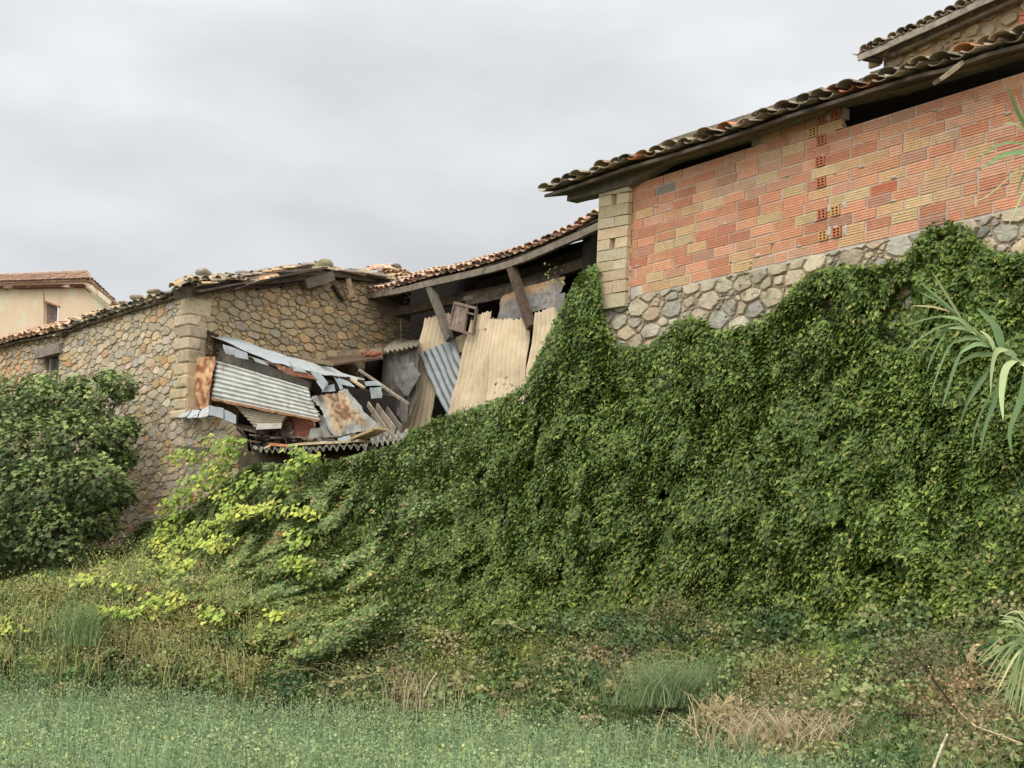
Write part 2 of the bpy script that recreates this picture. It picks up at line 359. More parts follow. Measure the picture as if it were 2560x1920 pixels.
for k in range(-2,NR+3):
    z0=zb+k*H; z1=z0+H-.013
    ss=sorted(slots.get(k,[])); cuts=[]
    for s_ in ss: cuts.append((s_-PW/2,s_+PW/2)); perf(s_-PW/2,s_+PW/2,z0,z1,jit(random.choice([S(204,160,104),S(196,124,90)]),.05))
    start = sL+.02
    if k==-1: start=A.pix(1500+240,700)[0]*1.0
    if k==-2: start=A.pix(2010,700)[0]
    if k<0 and k==-1: start=A.pix(1607+0,727)[0]
    end=sR
    if k>=NR: 
        if k==NR: start,end = A.pix(1960,330)[0]*1.0, sM+.45
        elif k==NR+1: start,end = sM-.05, sM+.3
        else: continue
    if k==-2: continue
    if k==NR and True: start=A.pix(1880,360)[0]
    if k>=NR-0 and k==NR+1: pass
    s0=start-random.uniform(0,.3)*(k<NR)
    s0=start-(BL*.5 if k%2 else 0)-random.uniform(0,.08)
    cuts2=sorted(cuts)+[(end,end+9)]; ci=0
    while s0<end:
        L_=BL+random.uniform(-.03,.02)
        if random.random()<.05: L_*=.55
        s1=s0+L_-random.uniform(.018,.036)
        while ci<len(cuts2) and s0>=cuts2[ci][1]-.001: ci+=1
        a,b=max(s0,start),min(s1,cuts2[ci][0]-.012) if ci<len(cuts2) else s1
        if s0>=cuts2[ci][0]-.02 and ci<len(cuts2)-1: s0=cuts2[ci][1]+.012; continue
        if k==NR-1 and s0>sM+.30: break
        # top course steps down to the right of the middle pier
        if k==NR-1 and a>sM+.55: pass
        if b-a>.05:
            c=random.choice(bpc)
            if random.random()<.012: c=S(150,138,122)
            block(a,b,z0+random.uniform(-.007,.005),z1+random.uniform(-.006,.004),jit(c,.10),random.uniform(.008,.016))
        s0 = cuts2[ci][1]+.012 if (ci<len(cuts2)-1 and s1>cuts2[ci][0]) else s0+L_
        if s0>end: break
ztopw=zb+NR*H
mo.slab([A.pt(sL-.02,zb-H-.05,0),A.pt(sR,zb-H-.05,0),A.pt(sR,ztopw-H-.01,0),A.pt(sM+.3,ztopw-H-.01,0),A.pt(sM+.3,ztopw-.01,0),A.pt(sL-.02,ztopw-.01,0)], Vector((A.N.x,A.N.y,0))*.25, S(188,176,158))
mo.slab([A.pt(A.pix(1880,360)[0]+.05,ztopw-.01,.003),A.pt(sM+.45,ztopw-.01,.003),A.pt(sM+.45,ztopw+H-.01,.003),A.pt(A.pix(1880,360)[0]+.05,ztopw+H-.01,.003)], Vector((A.N.x,A.N.y,0))*.12, S(168,152,130))
bw=mo.build('brick_wall', MORTAR, brick_barn)
bs.build('brick_facing', BRICK, bw)
sm=MB()
def smear(s_,z_,w,h):
    n=9; o=[]; 
    for i in range(n):
        a=2*math.pi*i/n; k=random.uniform(.6,1.15); o.append((s_+w*k*math.cos(a),z_+h*k*math.sin(a)))
    vs=[A.pt(a,b,-.012) for a,b in o]+[A.pt(s_+(a-s_)*.7,z_+(b-z_)*.7,-random.uniform(.022,.03)) for a,b in o]+[A.pt(s_,z_,-.03)]
    sm.add(vs,[(i,(i+1)%n,n+(i+1)%n,n+i) for i in range(n)]+[(n+i,n+(i+1)%n,2*n) for i in range(n)],jit(S(190,180,164),.08))
for _ in range(28): smear(random.uniform(sL,sR-2.5),zb+random.randint(0,NR-2)*H+random.uniform(-.02,.02),random.uniform(.02,.07),random.uniform(.008,.03))
for (x9,y9) in ((1218,865),(1295,845),(1218,980),(1298,975),(1215,395)):
    a_,b_=A.pix(*q(9,x9,y9)); smear(a_,b_,.05,.075)
for k in range(26): smear(sL+.02+random.uniform(-.02,.02),lerp(zb-.1,ztopw,k/26),.05,.08)
sm.build('mortar_smears', MORTAR, bw, kind='stuff')
for pb_ in pfs: pb_.build('perforated_block', BRICK, bw)
# rubble base below the bricks
base_px=[(1484,760),(1575,735),(1610,730),(2560,512),(2900,430),(2900,1000),(2560,960),(1484,1000)]
poly=[A.pix(u,v) for u,v in base_px]
rb=rubble(A, poly, (.15,.10,.065,.04,.028), 1.5, PAL_A, relief=.04, gap=.022, shrink=.97, cuts=[(0,1,zb-H-.03),(-1,0,-A.pix(1486,800)[0])])
zg=0.0
s0w=A.pix(1488,760)[0]
bm=MB(); bm.slab([A.pt(s0w,zg,.02),A.pt(sR,zg,.02),A.pt(sR,zb-H-.05,.02),A.pt(s0w,zb-H-.05,.02)], Vector((A.N.x,A.N.y,0))*.5, S(172,158,134))
rw=bm.build('rubble_base', MORTAR, brick_barn); rb.build('wall_stones', STONE, rw)
# corner pillar
pl=MB(); rows9=[700,737,790,845,905,960,1015,1070,1130,1180,1235,1300,1375]
mo2=MB(); TL=q(9,40,705);TR=q(9,196,698);BRp=q(9,168,1376);BLp=q(9,14,1376)
mo2.slab([A.px(*TL,-.03),A.px(*TR,-.03),A.px(*BRp,-.03),A.px(*BLp,-.03)], Vector((A.N.x,A.N.y,0))*.42, S(178,160,124))
YC=[S(198,178,142),(S(192,170,134)),S(204,184,150),S(184,164,130),S(190,174,144)]
for i in range(len(rows9)-1):
    ya,yb=rows9[i]+2.5,rows9[i+1]-2
    def edge(y,side):
        t=(y-700)/676; return lerp(40,14,t) if side==0 else lerp(193,166,t)
    parts=[(0,1)] if i%2 else [(0,.42),(.60,1)] if i in (2,6) else [(0,.55),(.57,1)]
    for (a,b) in parts:
        sl=lambda x,y: y-(x-edge(y,0))*.19
        c=[]
        for (f,y) in ((a,ya),(b,ya),(b,yb),(a,yb)):
            x=lerp(edge(y,0),edge(y,1),f)+random.uniform(-2,2); c.append(A.px(*q(9,x,y-f*26+12+random.uniform(-2,2)),-.10-random.uniform(0,.012)))
        pl.slab(c, Vector((A.N.x,A.N.y,0))*.08, jit(random.choice(YC),.08))
pil=mo2.build('corner_pillar', MORTAR, brick_barn); pl.build('pillar_block', BRICK, pil)
# joint of grey mortar right of pillar
# roof
Nv=Vector((A.N.x,A.N.y,0)); Lv=Vector((A.L.x,A.L.y,0)); UP=Vector((0,0,1))
eave_px=[(1349,484),(1400,468),(1480,440),(1560,412),(1660,383),(1760,352),(1850,322),(1960,282),(2060,250),(2170,215),(2280,180),(2350,165),(2450,128),(2560,98),(2700,52)]
ev=[A.px(u,v-2,-.55) for u,v in eave_px]
upA=(Nv*math.cos(math.radians(15))+UP*math.sin(math.radians(15)))
tA=tiles(ev, upA, 12, .28, PT_OLD, flat=.45, messy=.06, rad=.145, expose=.34, accent=(S(196,128,92),.04))
roofA=tA.build('roof', TILE, brick_barn)
dk=MB()
e0=[p-UP*.01 for p in ev]; e1=[p+upA*5.0 for p in e0]
for i in range(len(e0)-1):
    dk.slab([e0[i]+Nv*.10,e0[i+1]+Nv*.10,e1[i+1],e1[i]], -UP*.05, jit(S(92,82,70),.1))
dk.build('roof_boards', WOOD, roofA)
# wall plate beam just under the tiles, its sawn end sticking out past the pillar
wb=MB()
bp=[q(4,362,515),q(4,560,462),q(4,760,402),q(9,400,560),q(9,800,438),q(9,1200,318),q(9,1600,226),q(9,2212,40)]
bpp=[A.px(u,v,-.06)-UP*(.05 if 2<i_<5 else -.02 if i_>=5 else 0) for i_,(u,v) in enumerate(bp)]+[A.px(2750,40,-.06)]
for i in range(len(bpp)-1):
    wb.beam(bpp[i],bpp[i+1]+(bpp[i+1]-bpp[i]).normalized()*.01,.22,(.27 if i<2 else .34 if i<5 else .24),jit(S(116,106,92),.08),seg=3)
wb.build('wall_beam', WOOD, brick_barn)
wr=MB()
for k in range(26):
    s_=A.pix(1400,480,-.3)[0]+k*.62
    t=k/26; i=0
    p=ev[0].lerp(ev[-1],min(.999,(k+.4)*.62/((ev[-1]-ev[0]).length)))
    # nearest eave point by s
    ss=[(Vector((e.x,e.y))-A.O).dot(A.L) for e in ev]
    j=max(0,min(len(ss)-2,sum(1 for x in ss if x<s_)-1)); tt=(s_-ss[j])/(ss[j+1]-ss[j]); p=ev[j].lerp(ev[j+1],max(0,min(1,tt)))
    if s_<ss[0] or s_>ss[-1]: continue
    wr.beam(p+Nv*.14-UP*.07,p+Nv*.14-UP*.07+upA*2.2,.09,.09,jit(S(74,66,56),.1))
# short brick stub in the gap, and dark room behind
rm=MB()
a0,a1=A.pix(1500,500)[0],sR
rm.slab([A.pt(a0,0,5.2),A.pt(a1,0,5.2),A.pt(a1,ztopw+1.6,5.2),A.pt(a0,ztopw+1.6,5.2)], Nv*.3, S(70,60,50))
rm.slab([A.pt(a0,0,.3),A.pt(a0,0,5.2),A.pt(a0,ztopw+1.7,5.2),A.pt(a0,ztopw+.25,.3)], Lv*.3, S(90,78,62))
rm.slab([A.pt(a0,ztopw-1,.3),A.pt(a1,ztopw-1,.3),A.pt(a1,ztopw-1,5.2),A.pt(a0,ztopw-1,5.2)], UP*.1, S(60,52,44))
rm.build('rear_walls', MORTAR, brick_barn)
bd=MB(); bd.beam(A.px(*q(9,1765,213),-.75),A.px(*q(9,1885,122),-.45),.16,.05,S(150,134,110),seg=3,wob=.01)
bd.build('broken_board', WOOD, parent=None, label='pale broken board hanging from the tiles of the brick barn eave', cat='board')
# ------------------------------------------------------------------ UPPER STONE HOUSE (top right)
DU=9.0
uh=E('stone_house', A.pt(6,6,DU+3), 'ochre rubble stone house at the top right corner behind the brick barn roof', 'house')
U=Frame((A.O.x+A.N.x*DU,A.O.y+A.N.y*DU), 37.7)
up_px=[q(5,590,340),q(5,1000,150),q(5,1422,-30),(2800,-100),(2800,400),(2209,400)]
mbw=MB(); mbw.slab([U.px(u,v,.03) for u,v in up_px], Nv*.4, S(176,148,110))
ww=mbw.build('wall', MORTAR, uh)
PAL_U=[S(*c) for c in ((176,154,122),(164,146,120),(190,162,120),(150,138,118),(182,150,106),(168,156,134))]
rubble(U,[U.pix(u,v) for u,v in up_px],(.19,.13,.08),1.5,PAL_U,relief=.05,gap=.06,shrink=.9).build('wall_stones',STONE,ww)
jb=MB()
for k in range(7):
    y=70+k*26; jb.slab([U.px(*q(5,1392,y),-.06),U.px(*q(5,1470,y-8),-.06),U.px(*q(5,1470,y+14),-.06),U.px(*q(5,1392,y+22),-.06)],Nv*.1,jit(S(196,120,90),.08))
jb.build('brick_jamb',BRICK,uh)
we=[U.px(*q(5,x,y),-.45) for x,y in ((438,322),(560,272),(700,205),(850,140),(1000,70),(1160,-5),(1400,-110),(1800,-290))]
tU=tiles(we, upA, 8, .24, PT_OLD, messy=.035, rad=.125)
ru=tU.build('roof',TILE,uh)
db=MB()
for i in range(len(we)-1): db.slab([we[i]-UP*.02,we[i+1]-UP*.02,we[i+1]+upA*4-UP*.02,we[i]+upA*4-UP*.02],-UP*.05,S(120,108,92))
db.build('roof_boards',WOOD,ru)
fb=MB()
for i in range(len(we)-1): fb.beam(we[i]-UP*.09,we[i+1]-UP*.09,.04,.13,S(150,138,122))
fb.build('fascia_board',WOOD,ru)
cb=MB()
cs_=[U.px(*q(5,x,y),-.18) for x,y in ((480,345),(570,360),(590,350),(800,258),(1000,168),(1422,-20))]
for i in range(2,len(cs_)-1): cb.beam(cs_[i],cs_[i+1],.10,.07,S(140,124,102),seg=2)
cb.beam(U.px(*q(5,470,342),-.4),U.px(*q(5,585,362),-.1),.12,.10,S(96,80,66))
cb.build('cornice',WOOD,uh)
# ------------------------------------------------------------------ OPEN-FRONTED BARN (middle)
ob=E('open_barn', A.pt(-6,3,8), 'open fronted barn with sagging red tile roof between stone gable and brick barn', 'barn')
EB=5.6
be_px=[q(2,x,y) for x,y in ((-40,606),(150,590),(300,545),(440,500),(600,470),(760,430),(900,385),(1050,335),(1200,275),(1380,195),(1480,130),(1640,60))]
be=[A.px(u,v,EB) for u,v in be_px]
upB=(Nv*math.cos(math.radians(22))+UP*math.sin(math.radians(22)))
tB=tiles(be, upB, 9, .225, PT_RED+PT_TAN[:2], messy=.03, rad=.115, accent=(S(110,96,84),.10))
rB=tB.build('roof',TILE,ob)
db=MB()
for i in range(len(be)-1): db.slab([be[i]+Nv*.06-UP*.02,be[i+1]+Nv*.06-UP*.02,be[i+1]+upB*4.5-UP*.02,be[i]+upB*4.5-UP*.02],-UP*.05,jit(S(70,60,50),.1))
db.build('roof_boards',WOOD,rB)
fb=MB()
fp=[q(2,x,y) for x,y in ((60,622),(250,590),(440,545),(640,500),(850,452),(960,420),(1100,370),(1250,305),(1400,240),(1560,165))]
fpp=[A.px(u,v,EB+.05) for u,v in fp]
for i in range(len(fpp)-1): fb.beam(fpp[i],fpp[i+1],.10,.16,jit(S(128,118,102),.06),seg=2)
fb.build('eaves_beam',WOOD,ob)
wp=MB()
p2=[q(2,x,y) for x,y in ((160,735),(330,712),(520,668),(700,628),(860,600),(1000,570),(1180,508),(1350,450),(1560,375))]
pp=[A.px(u,v,EB+1.1) for u,v in p2]
for i in range(len(pp)-1): wp.beam(pp[i],pp[i+1],.2,.24,jit(S(120,108,92),.06),seg=2)
p3=[q(2,x,y) for x,y in ((690,590),(900,535),(1150,460),(1560,320))]
pp=[A.px(u,v,EB+1.5) for u,v in p3]
for i in range(len(pp)-1): wp.beam(pp[i],pp[i+1],.15,.3,jit(S(96,86,74),.06),seg=2)
wp.build('wall_beam',WOOD,ob)
wp=MB(); wp.beam(A.px(*q(2,690,650),EB+1.0),A.px(*q(2,1290,525),EB+1.0),.06,.28,S(140,128,110),seg=5,wob=.01)
wp.build('lintel_board',WOOD,ob)
# dark room: rear wall, side wall, floor
rm=MB()
sa,sb=A.pix(900,800,EB+3)[0]-3,A.pix(1500,600,EB+3)[0]+4
zr=lambda s_: 7
zE=[p.z for p in be]; zA_=A.px(*q(2,150,590),EB).z; zB_=A.px(*q(2,1480,130),EB).z
_b=[( (Vector((p.x,p.y))-A.O).dot(A.L), p.z+1.34) for p in be]
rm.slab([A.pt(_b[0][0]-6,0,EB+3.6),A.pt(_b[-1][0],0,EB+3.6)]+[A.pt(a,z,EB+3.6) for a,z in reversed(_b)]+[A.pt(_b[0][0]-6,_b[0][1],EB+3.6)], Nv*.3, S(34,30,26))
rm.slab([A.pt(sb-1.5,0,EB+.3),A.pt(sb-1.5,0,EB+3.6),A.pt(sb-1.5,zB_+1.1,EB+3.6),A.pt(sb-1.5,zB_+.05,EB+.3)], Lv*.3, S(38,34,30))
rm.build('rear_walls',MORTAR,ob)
def zat(k,x,y,d): return A.pix(*q(k,x,y),d)[1]
lf=MB(); zf=zat(2,500,1420,6.2)-.9
lf.slab([A.pt(sa,zf,EB-.3),A.pt(sb,zf,EB-.3),A.pt(sb,zf,EB+3.6),A.pt(sa,zf,EB+3.6)],-UP*.2,S(80,70,56))
lf.slab([A.pt(sa+2.0,0,EB-.25),A.pt(sb,0,EB-.25),A.pt(sb,zf-.2,EB-.25),A.pt(sa+2.0,zf-.2,EB-.25)],Nv*.3,S(120,106,84))
lf.build('loft_floor',WOOD,ob)
# struts
def strut(k,x0,y0,x1,y1,w,label,d0,d1,col):
    mb=MB(); mb.beam(A.px(*q(k,x0,y0),d0),A.px(*q(k,x1,y1),d1),w,w*.8,col,up=Nv,seg=4,wob=.008); return mb.build('strut',WOOD,ob,label=label)
strut(2,452,556,582,905,.19,'grey strut over the left cream sheet',EB+.1,EB+.1,S(112,104,92))
strut(2,975,416,1110,828,.2,'dark brown strut beside the hanging grey tin',EB+.1,EB+.0,S(92,76,64))
mb=MB(); mb.beam(A.px(*q(2,150,612),EB+.3),A.px(*q(2,260,690),EB+1.0),.05,.05,S(110,98,84)); mb.build('brace',WOOD,ob)
# ------------------------------------------------------------------ sheets
def sheet(name, cs, waves, amp, col, material, label, cat, dirn='v', nu=None, nv=14, th=.012, ragged=(0,0,0,0), bend=.02, parent=None, group=None, seed=0, curl=0, colf=None):
    """cs: TL,TR,BR,BL world points. waves run across u (ridges along v) when dirn=='v'."""
    rs=random.Random(seed+hash(name)%1000*0+int(abs(cs[0][0])*97)+int(abs(cs[0][2])*31))
    nu=nu or (max(8,int(waves*8)) if dirn=='v' else 16); 
    if dirn=='h': nv=max(8,int(waves*8))
    TL,TR,BR,BL=[Vector(c) for c in cs]; nr=(TR-TL).cross(BL-TL).normalized()
    if nr.dot(Vector((0,-1,0)))<0: nr=-nr
    rt=[rs.uniform(-1,1)*ragged[0] for _ in range(nu+1)]; rb_=[rs.uniform(-1,1)*ragged[2] for _ in range(nu+1)]; rl=[rs.uniform(-1,1)*ragged[3] for _ in range(nv+1)]; rr=[rs.uniform(-1,1)*ragged[1] for _ in range(nv+1)]
    V=[];Cc=[]
    for side in (0,1):
        for j in range(nv+1):
            for i in range(nu+1):
                s_=i/nu; t=j/nv
                s2=s_ + (rl[j] if i==0 else 0)+(rr[j] if i==nu else 0); t2=t+(rt[i] if j==0 else 0)+(rb_[i] if j==nv else 0)
                p=TL.lerp(TR,s2).lerp(BL.lerp(BR,s2),t2)
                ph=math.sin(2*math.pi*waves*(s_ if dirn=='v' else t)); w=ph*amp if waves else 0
                b=bend*(mn.noise(Vector((p.x*1.3+seed,p.y*1.3,p.z*1.3)))+.4*mn.noise(p*4.0))*2 + curl*(t**3)*.5
                V.append(p+nr*(w+b-(th if side else 0)))
                c=col if colf is None else colf(s_,t,col)
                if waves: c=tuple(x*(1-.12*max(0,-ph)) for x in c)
                Cc.append(c)
    n=(nv+1)*(nu+1); fs=[]
    ix=lambda i,j,s_: s_*n+j*(nu+1)+i
    for j in range(nv):
        for i in range(nu):
            fs.append((ix(i,j,0),ix(i,j+1,0),ix(i+1,j+1,0),ix(i+1,j,0))); fs.append((ix(i,j,1),ix(i+1,j,1),ix(i+1,j+1,1),ix(i,j+1,1)))
    for i in range(nu): fs.append((ix(i,0,0),ix(i+1,0,0),ix(i+1,0,1),ix(i,0,1))); fs.append((ix(i,nv,0),ix(i,nv,1),ix(i+1,nv,1),ix(i+1,nv,0)))
    for j in range(nv): fs.append((ix(0,j,0),ix(0,j,1),ix(0,j+1,1),ix(0,j+1,0))); fs.append((ix(nu,j,0),ix(nu,j+1,0),ix(nu,j+1,1),ix(nu,j,1)))
    return mk(name,V,fs,Cc,material,parent,smooth=False,label=label,cat=cat,group=group)
def PQ(k,pts,d):
    dd = d if hasattr(d,'__len__') else [d]*len(pts)
    return [A.px(*q(k,x,y),e) for (x,y),e in zip(pts,dd)]
CR_=S(222,202,168)
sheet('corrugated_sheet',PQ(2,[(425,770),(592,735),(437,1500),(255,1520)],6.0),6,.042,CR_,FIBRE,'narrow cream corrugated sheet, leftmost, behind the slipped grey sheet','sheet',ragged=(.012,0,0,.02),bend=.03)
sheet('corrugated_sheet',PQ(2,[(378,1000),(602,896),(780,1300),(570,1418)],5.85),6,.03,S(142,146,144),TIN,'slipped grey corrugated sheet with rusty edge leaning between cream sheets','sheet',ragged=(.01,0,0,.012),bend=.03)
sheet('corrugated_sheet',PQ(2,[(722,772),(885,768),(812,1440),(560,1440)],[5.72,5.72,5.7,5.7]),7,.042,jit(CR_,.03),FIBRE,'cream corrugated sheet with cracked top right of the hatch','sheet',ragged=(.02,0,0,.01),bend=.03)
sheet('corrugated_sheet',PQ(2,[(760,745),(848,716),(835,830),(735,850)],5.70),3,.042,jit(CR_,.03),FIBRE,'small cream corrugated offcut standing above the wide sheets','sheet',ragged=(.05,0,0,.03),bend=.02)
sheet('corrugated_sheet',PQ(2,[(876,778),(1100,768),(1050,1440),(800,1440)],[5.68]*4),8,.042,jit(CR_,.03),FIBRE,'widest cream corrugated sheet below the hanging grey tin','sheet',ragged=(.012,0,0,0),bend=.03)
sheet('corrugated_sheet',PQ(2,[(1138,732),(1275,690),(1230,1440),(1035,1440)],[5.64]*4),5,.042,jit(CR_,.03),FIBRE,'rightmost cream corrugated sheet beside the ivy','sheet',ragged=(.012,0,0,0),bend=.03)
def stain_top(a,b):
    return lambda s_,t,c: tuple(lerp(x,y,max(0,min(1,(a-t+(mn.noise(Vector((s_*4,t*4,3)))*.35))*b))) for x,y in zip(c,S(184,150,112)))
sheet('metal_sheet',PQ(2,[(925,618),(1305,490),(1262,690),(885,805)],6.05),0,0,S(146,142,134),CEMENT,'flat grey and ochre tin hanging under the barn wall beam','sheet',ragged=(.01,.01,.03,.01),bend=.06,colf=stain_top(.45,3))
sheet('metal_sheet',PQ(2,[(1265,612),(1328,600),(1322,700),(1268,722)],5.55),0,0,S(130,126,118),CEMENT,'small grey board at the ivy edge beside hanging tin','board',bend=.01)
sheet('metal_sheet',PQ(2,[(330,1050),(383,1130),(300,1275),(208,1180)],5.36),0,0,S(134,132,124),CEMENT,'grey slab resting against the weathered boards','slab',ragged=(.03,.02,.02,.02),bend=.05,th=.03)
mb=MB(); mb.slab(PQ(2,[(620,890),(690,860),(715,900),(680,980),(640,990),(612,930)],5.9),Nv*.15,S(168,150,120)); mb.build('stone_block',STONE,label='pale broken stone wedged below the wooden hatch',cat='stone')
# hatch
hq=[(615,665),(757,702),(732,872),(580,828)]
h0=E('wooden_hatch',A.px(*q(2,730,872),5.6),'tilted brown wooden hatch with one open side above the cream sheets','hatch')
P4=PQ(2,hq,5.6); mb=MB()
for a,b in ((0,1),(1,2),(2,3),(3,0)): mb.beam(P4[a],P4[b],.06,.05,jit(S(132,112,96),.06),up=Nv)
m0=P4[0].lerp(P4[1],.62); m1=P4[3].lerp(P4[2],.62); mb.beam(m0,m1,.05,.05,S(132,112,96),up=Nv); mb.beam(P4[0].lerp(P4[1],.62).lerp(P4[3].lerp(P4[2],.62),.25),P4[1].lerp(P4[2],.25),.04,.12,S(120,104,90),up=Nv)
mb.build('frame',WOOD,h0)
mb=MB()
for k in range(4):
    a,b=k*.155,(k+1)*.155-.012; c=[P4[0].lerp(P4[1],a),P4[0].lerp(P4[1],b),P4[3].lerp(P4[2],b),P4[3].lerp(P4[2],a)]
    mb.slab([p+Nv*.01 for p in c],Nv*.02,jit(S(142,124,110),.1))
mb.build('panel',WOOD,h0)
mb=MB(); mb.tube(PQ(2,[(757,680),(744,860)],5.5),.014,S(80,70,60)); mb.build('rod',WOOD,label='thin rod standing beside the wooden hatch',cat='rod')
mb=MB(); mb.beam(A.px(*q(2,675,640),5.62),A.px(*q(2,738,632),5.62),.05,.1,S(92,80,70)); mb.build('bracket',WOOD,ob)
mb=MB(); mb.tube(PQ(2,[(262,770),(268,860),(264,930)],6.6),.02,S(150,150,120)); mb.build('post',WOOD,ob)
# plank partition
pb=E('plank_partition',A.px(*q(2,200,1400),5.9),'weathered grey upright boards left of the cream sheets','partition')
bl=[((150,1000),(203,995),(200,1340),(132,1330)),((206,998),(262,1005),(262,1420),(204,1350)),((264,1010),(320,985),(300,1440),(264,1430)),((322,975),(372,960),(362,1300),(322,1400))]
for k,c in enumerate(bl):
    mb=MB(); mb.slab(PQ(2,c,[5.5+.04*(k%2)]*4),Nv*.035,jit(S(134,128,118),.12)); mb.build('board',WOOD,pb)
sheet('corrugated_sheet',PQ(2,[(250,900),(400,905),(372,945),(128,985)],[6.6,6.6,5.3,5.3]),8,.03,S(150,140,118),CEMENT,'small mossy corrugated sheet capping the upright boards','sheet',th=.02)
# ------------------------------------------------------------------ STONE BARN (left corner building)
sb_=E('stone_barn', D.pt(-4,0,3), 'rubble stone barn with squared corner stones and ragged tile roof', 'barn')
Dl,Dn=Vector((D.L.x,D.L.y,0)),Vector((D.N.x,D.N.y,0))
wpx=[q(3,1660,315),q(3,1420,378),q(3,990,498),q(3,560,650),q(3,560,800),(160,2300),(600,2300),(588,1250),(583,1140),(578,1085),(560,1062),(478,1046),(468,1040)]
mb=MB()
wpts=[D.px(u,v,.02) for u,v in wpx]
mb.slab(wpts, Dn*.45, S(178,158,126)); 
gpx=[(475,728),(560,706),(700,690),(800,672),(900,690),(1010,720),(1010,1300),(475,1300)]
def cpx(u,v,d=0): return C.px(u,v,d)
mb.slab([cpx(u,v,.02) for u,v in gpx],-Dl*.45,S(148,128,96))  # gable mortar darkened too, shade painted in
dw=mb.build('wall',MORTAR,sb_)
dpoly=[D.pix(u,v) for u,v in [q(3,1625,325),q(3,1420,385),q(3,990,505),q(3,562,655),(162,1000),(160,1380),(380,1420),(480,1400),(585,1260),(578,1150),(574,1090),(556,1070),(478,1052),(452,1040),(456,800)]]
w1=[(112+48-2,888),(160,888),(160,1100),(120,1100)]
rubble(D,dpoly,(.125,.09,.065,.045,.03),1.45,PAL_D,relief=.028,gap=.010).build('wall_stones',STONE,dw)
cpoly=[C.pix(u,v) for u,v in [(505,728),(560,706),(700,690),(800,674),(900,690),(1008,722),(1008,940),(505,1000)]]
rubble(C,cpoly,(.125,.09,.065,.045,.03),1.7,PAL_C,relief=.03,gap=.012).build('gable_stones',STONE,dw)
# quoins: big squared blocks turning the corner
qu=MB(); ys=[742,786,812,842,872,905,936,968,994,1022,1044]
zs=[D.pix(475,y)[1] for y in ys]
for i in range(len(zs)-1):
    z1,z0=zs[i]-.012,zs[i+1]+.012; ld=random.uniform(.45,.7) if i%2 else random.uniform(.25,.4); lc=random.uniform(.25,.35) if i%2 else random.uniform(.42,.6)
    o=.05+random.uniform(0,.02); c=jit(random.choice(PAL_D[:5]),.1)
    def P(a,b,z): 
        p=D.O+D.L*a+D.N*b; return Vector((p.x,p.y,z))
    ch=.025
    prof=[(-ld,.1),(-ld+ch,-o+.015),(-ld+.05,-o),(o-.03,-o),(o,-o+.03),(o,lc-.05),(o-.015,lc-ch),(-.1,lc)]
    vs=[P(a+random.uniform(-.008,.008),b+random.uniform(-.008,.008),z0) for a,b in prof]
    vs+=[P(a*1.0+random.uniform(-.008,.008),b,z) for z in (z0+.03,) for a,b in [(x+(.0),y) for x,y in prof]]
    vs=[P(a,b,z) for z,k in ((z0,.86),(z0+.03,1),(z1-.03,1),(z1,.86)) for a,b in [(x if k==1 else x*(1) - (.02 if x>0 else 0), y if k==1 else y+(.02 if y<0 else 0)) for x,y in prof]]
    n=len(prof); fs=[(r_*n+j,r_*n+j+1,(r_+1)*n+j+1,(r_+1)*n+j) for r_ in range(3) for j in range(n-1)]+[tuple(range(n)),tuple(reversed(range(3*n,4*n)))]
    qu.add(vs,fs,c)
qu.build('corner_stones',STONE,dw)
# roof of stone barn
pitD=19
upD=(Dn*math.cos(math.radians(pitD))+UP*math.sin(math.radians(pitD)))
de_px=[(118+30,838),q(3,560,640),q(3,740,570),q(3,990,492),q(3,1180,430),q(3,1420,362),q(3,1560,300),q(3,1640,285),q(3,1720,280)]
de=[D.px(u,v,-.18) for u,v in de_px]
tD=tiles(de, upD, 11, .235, PT_OLD*2+PT_TAN[1:2], messy=.06, rad=.12, length=.46)
# verge: loose pale tiles lying along the gable edge
rD=tD.build('roof',TILE,sb_)
db=MB()
for i in range(len(de)-1): db.slab([de[i]+Dn*.05-UP*.03,de[i+1]+Dn*.05-UP*.03,de[i+1]+upD*4.2-UP*.03,de[i]+upD*4.2-UP*.03],-UP*.05,S(84,74,62))
db.build('roof_boards',WOOD,rD)
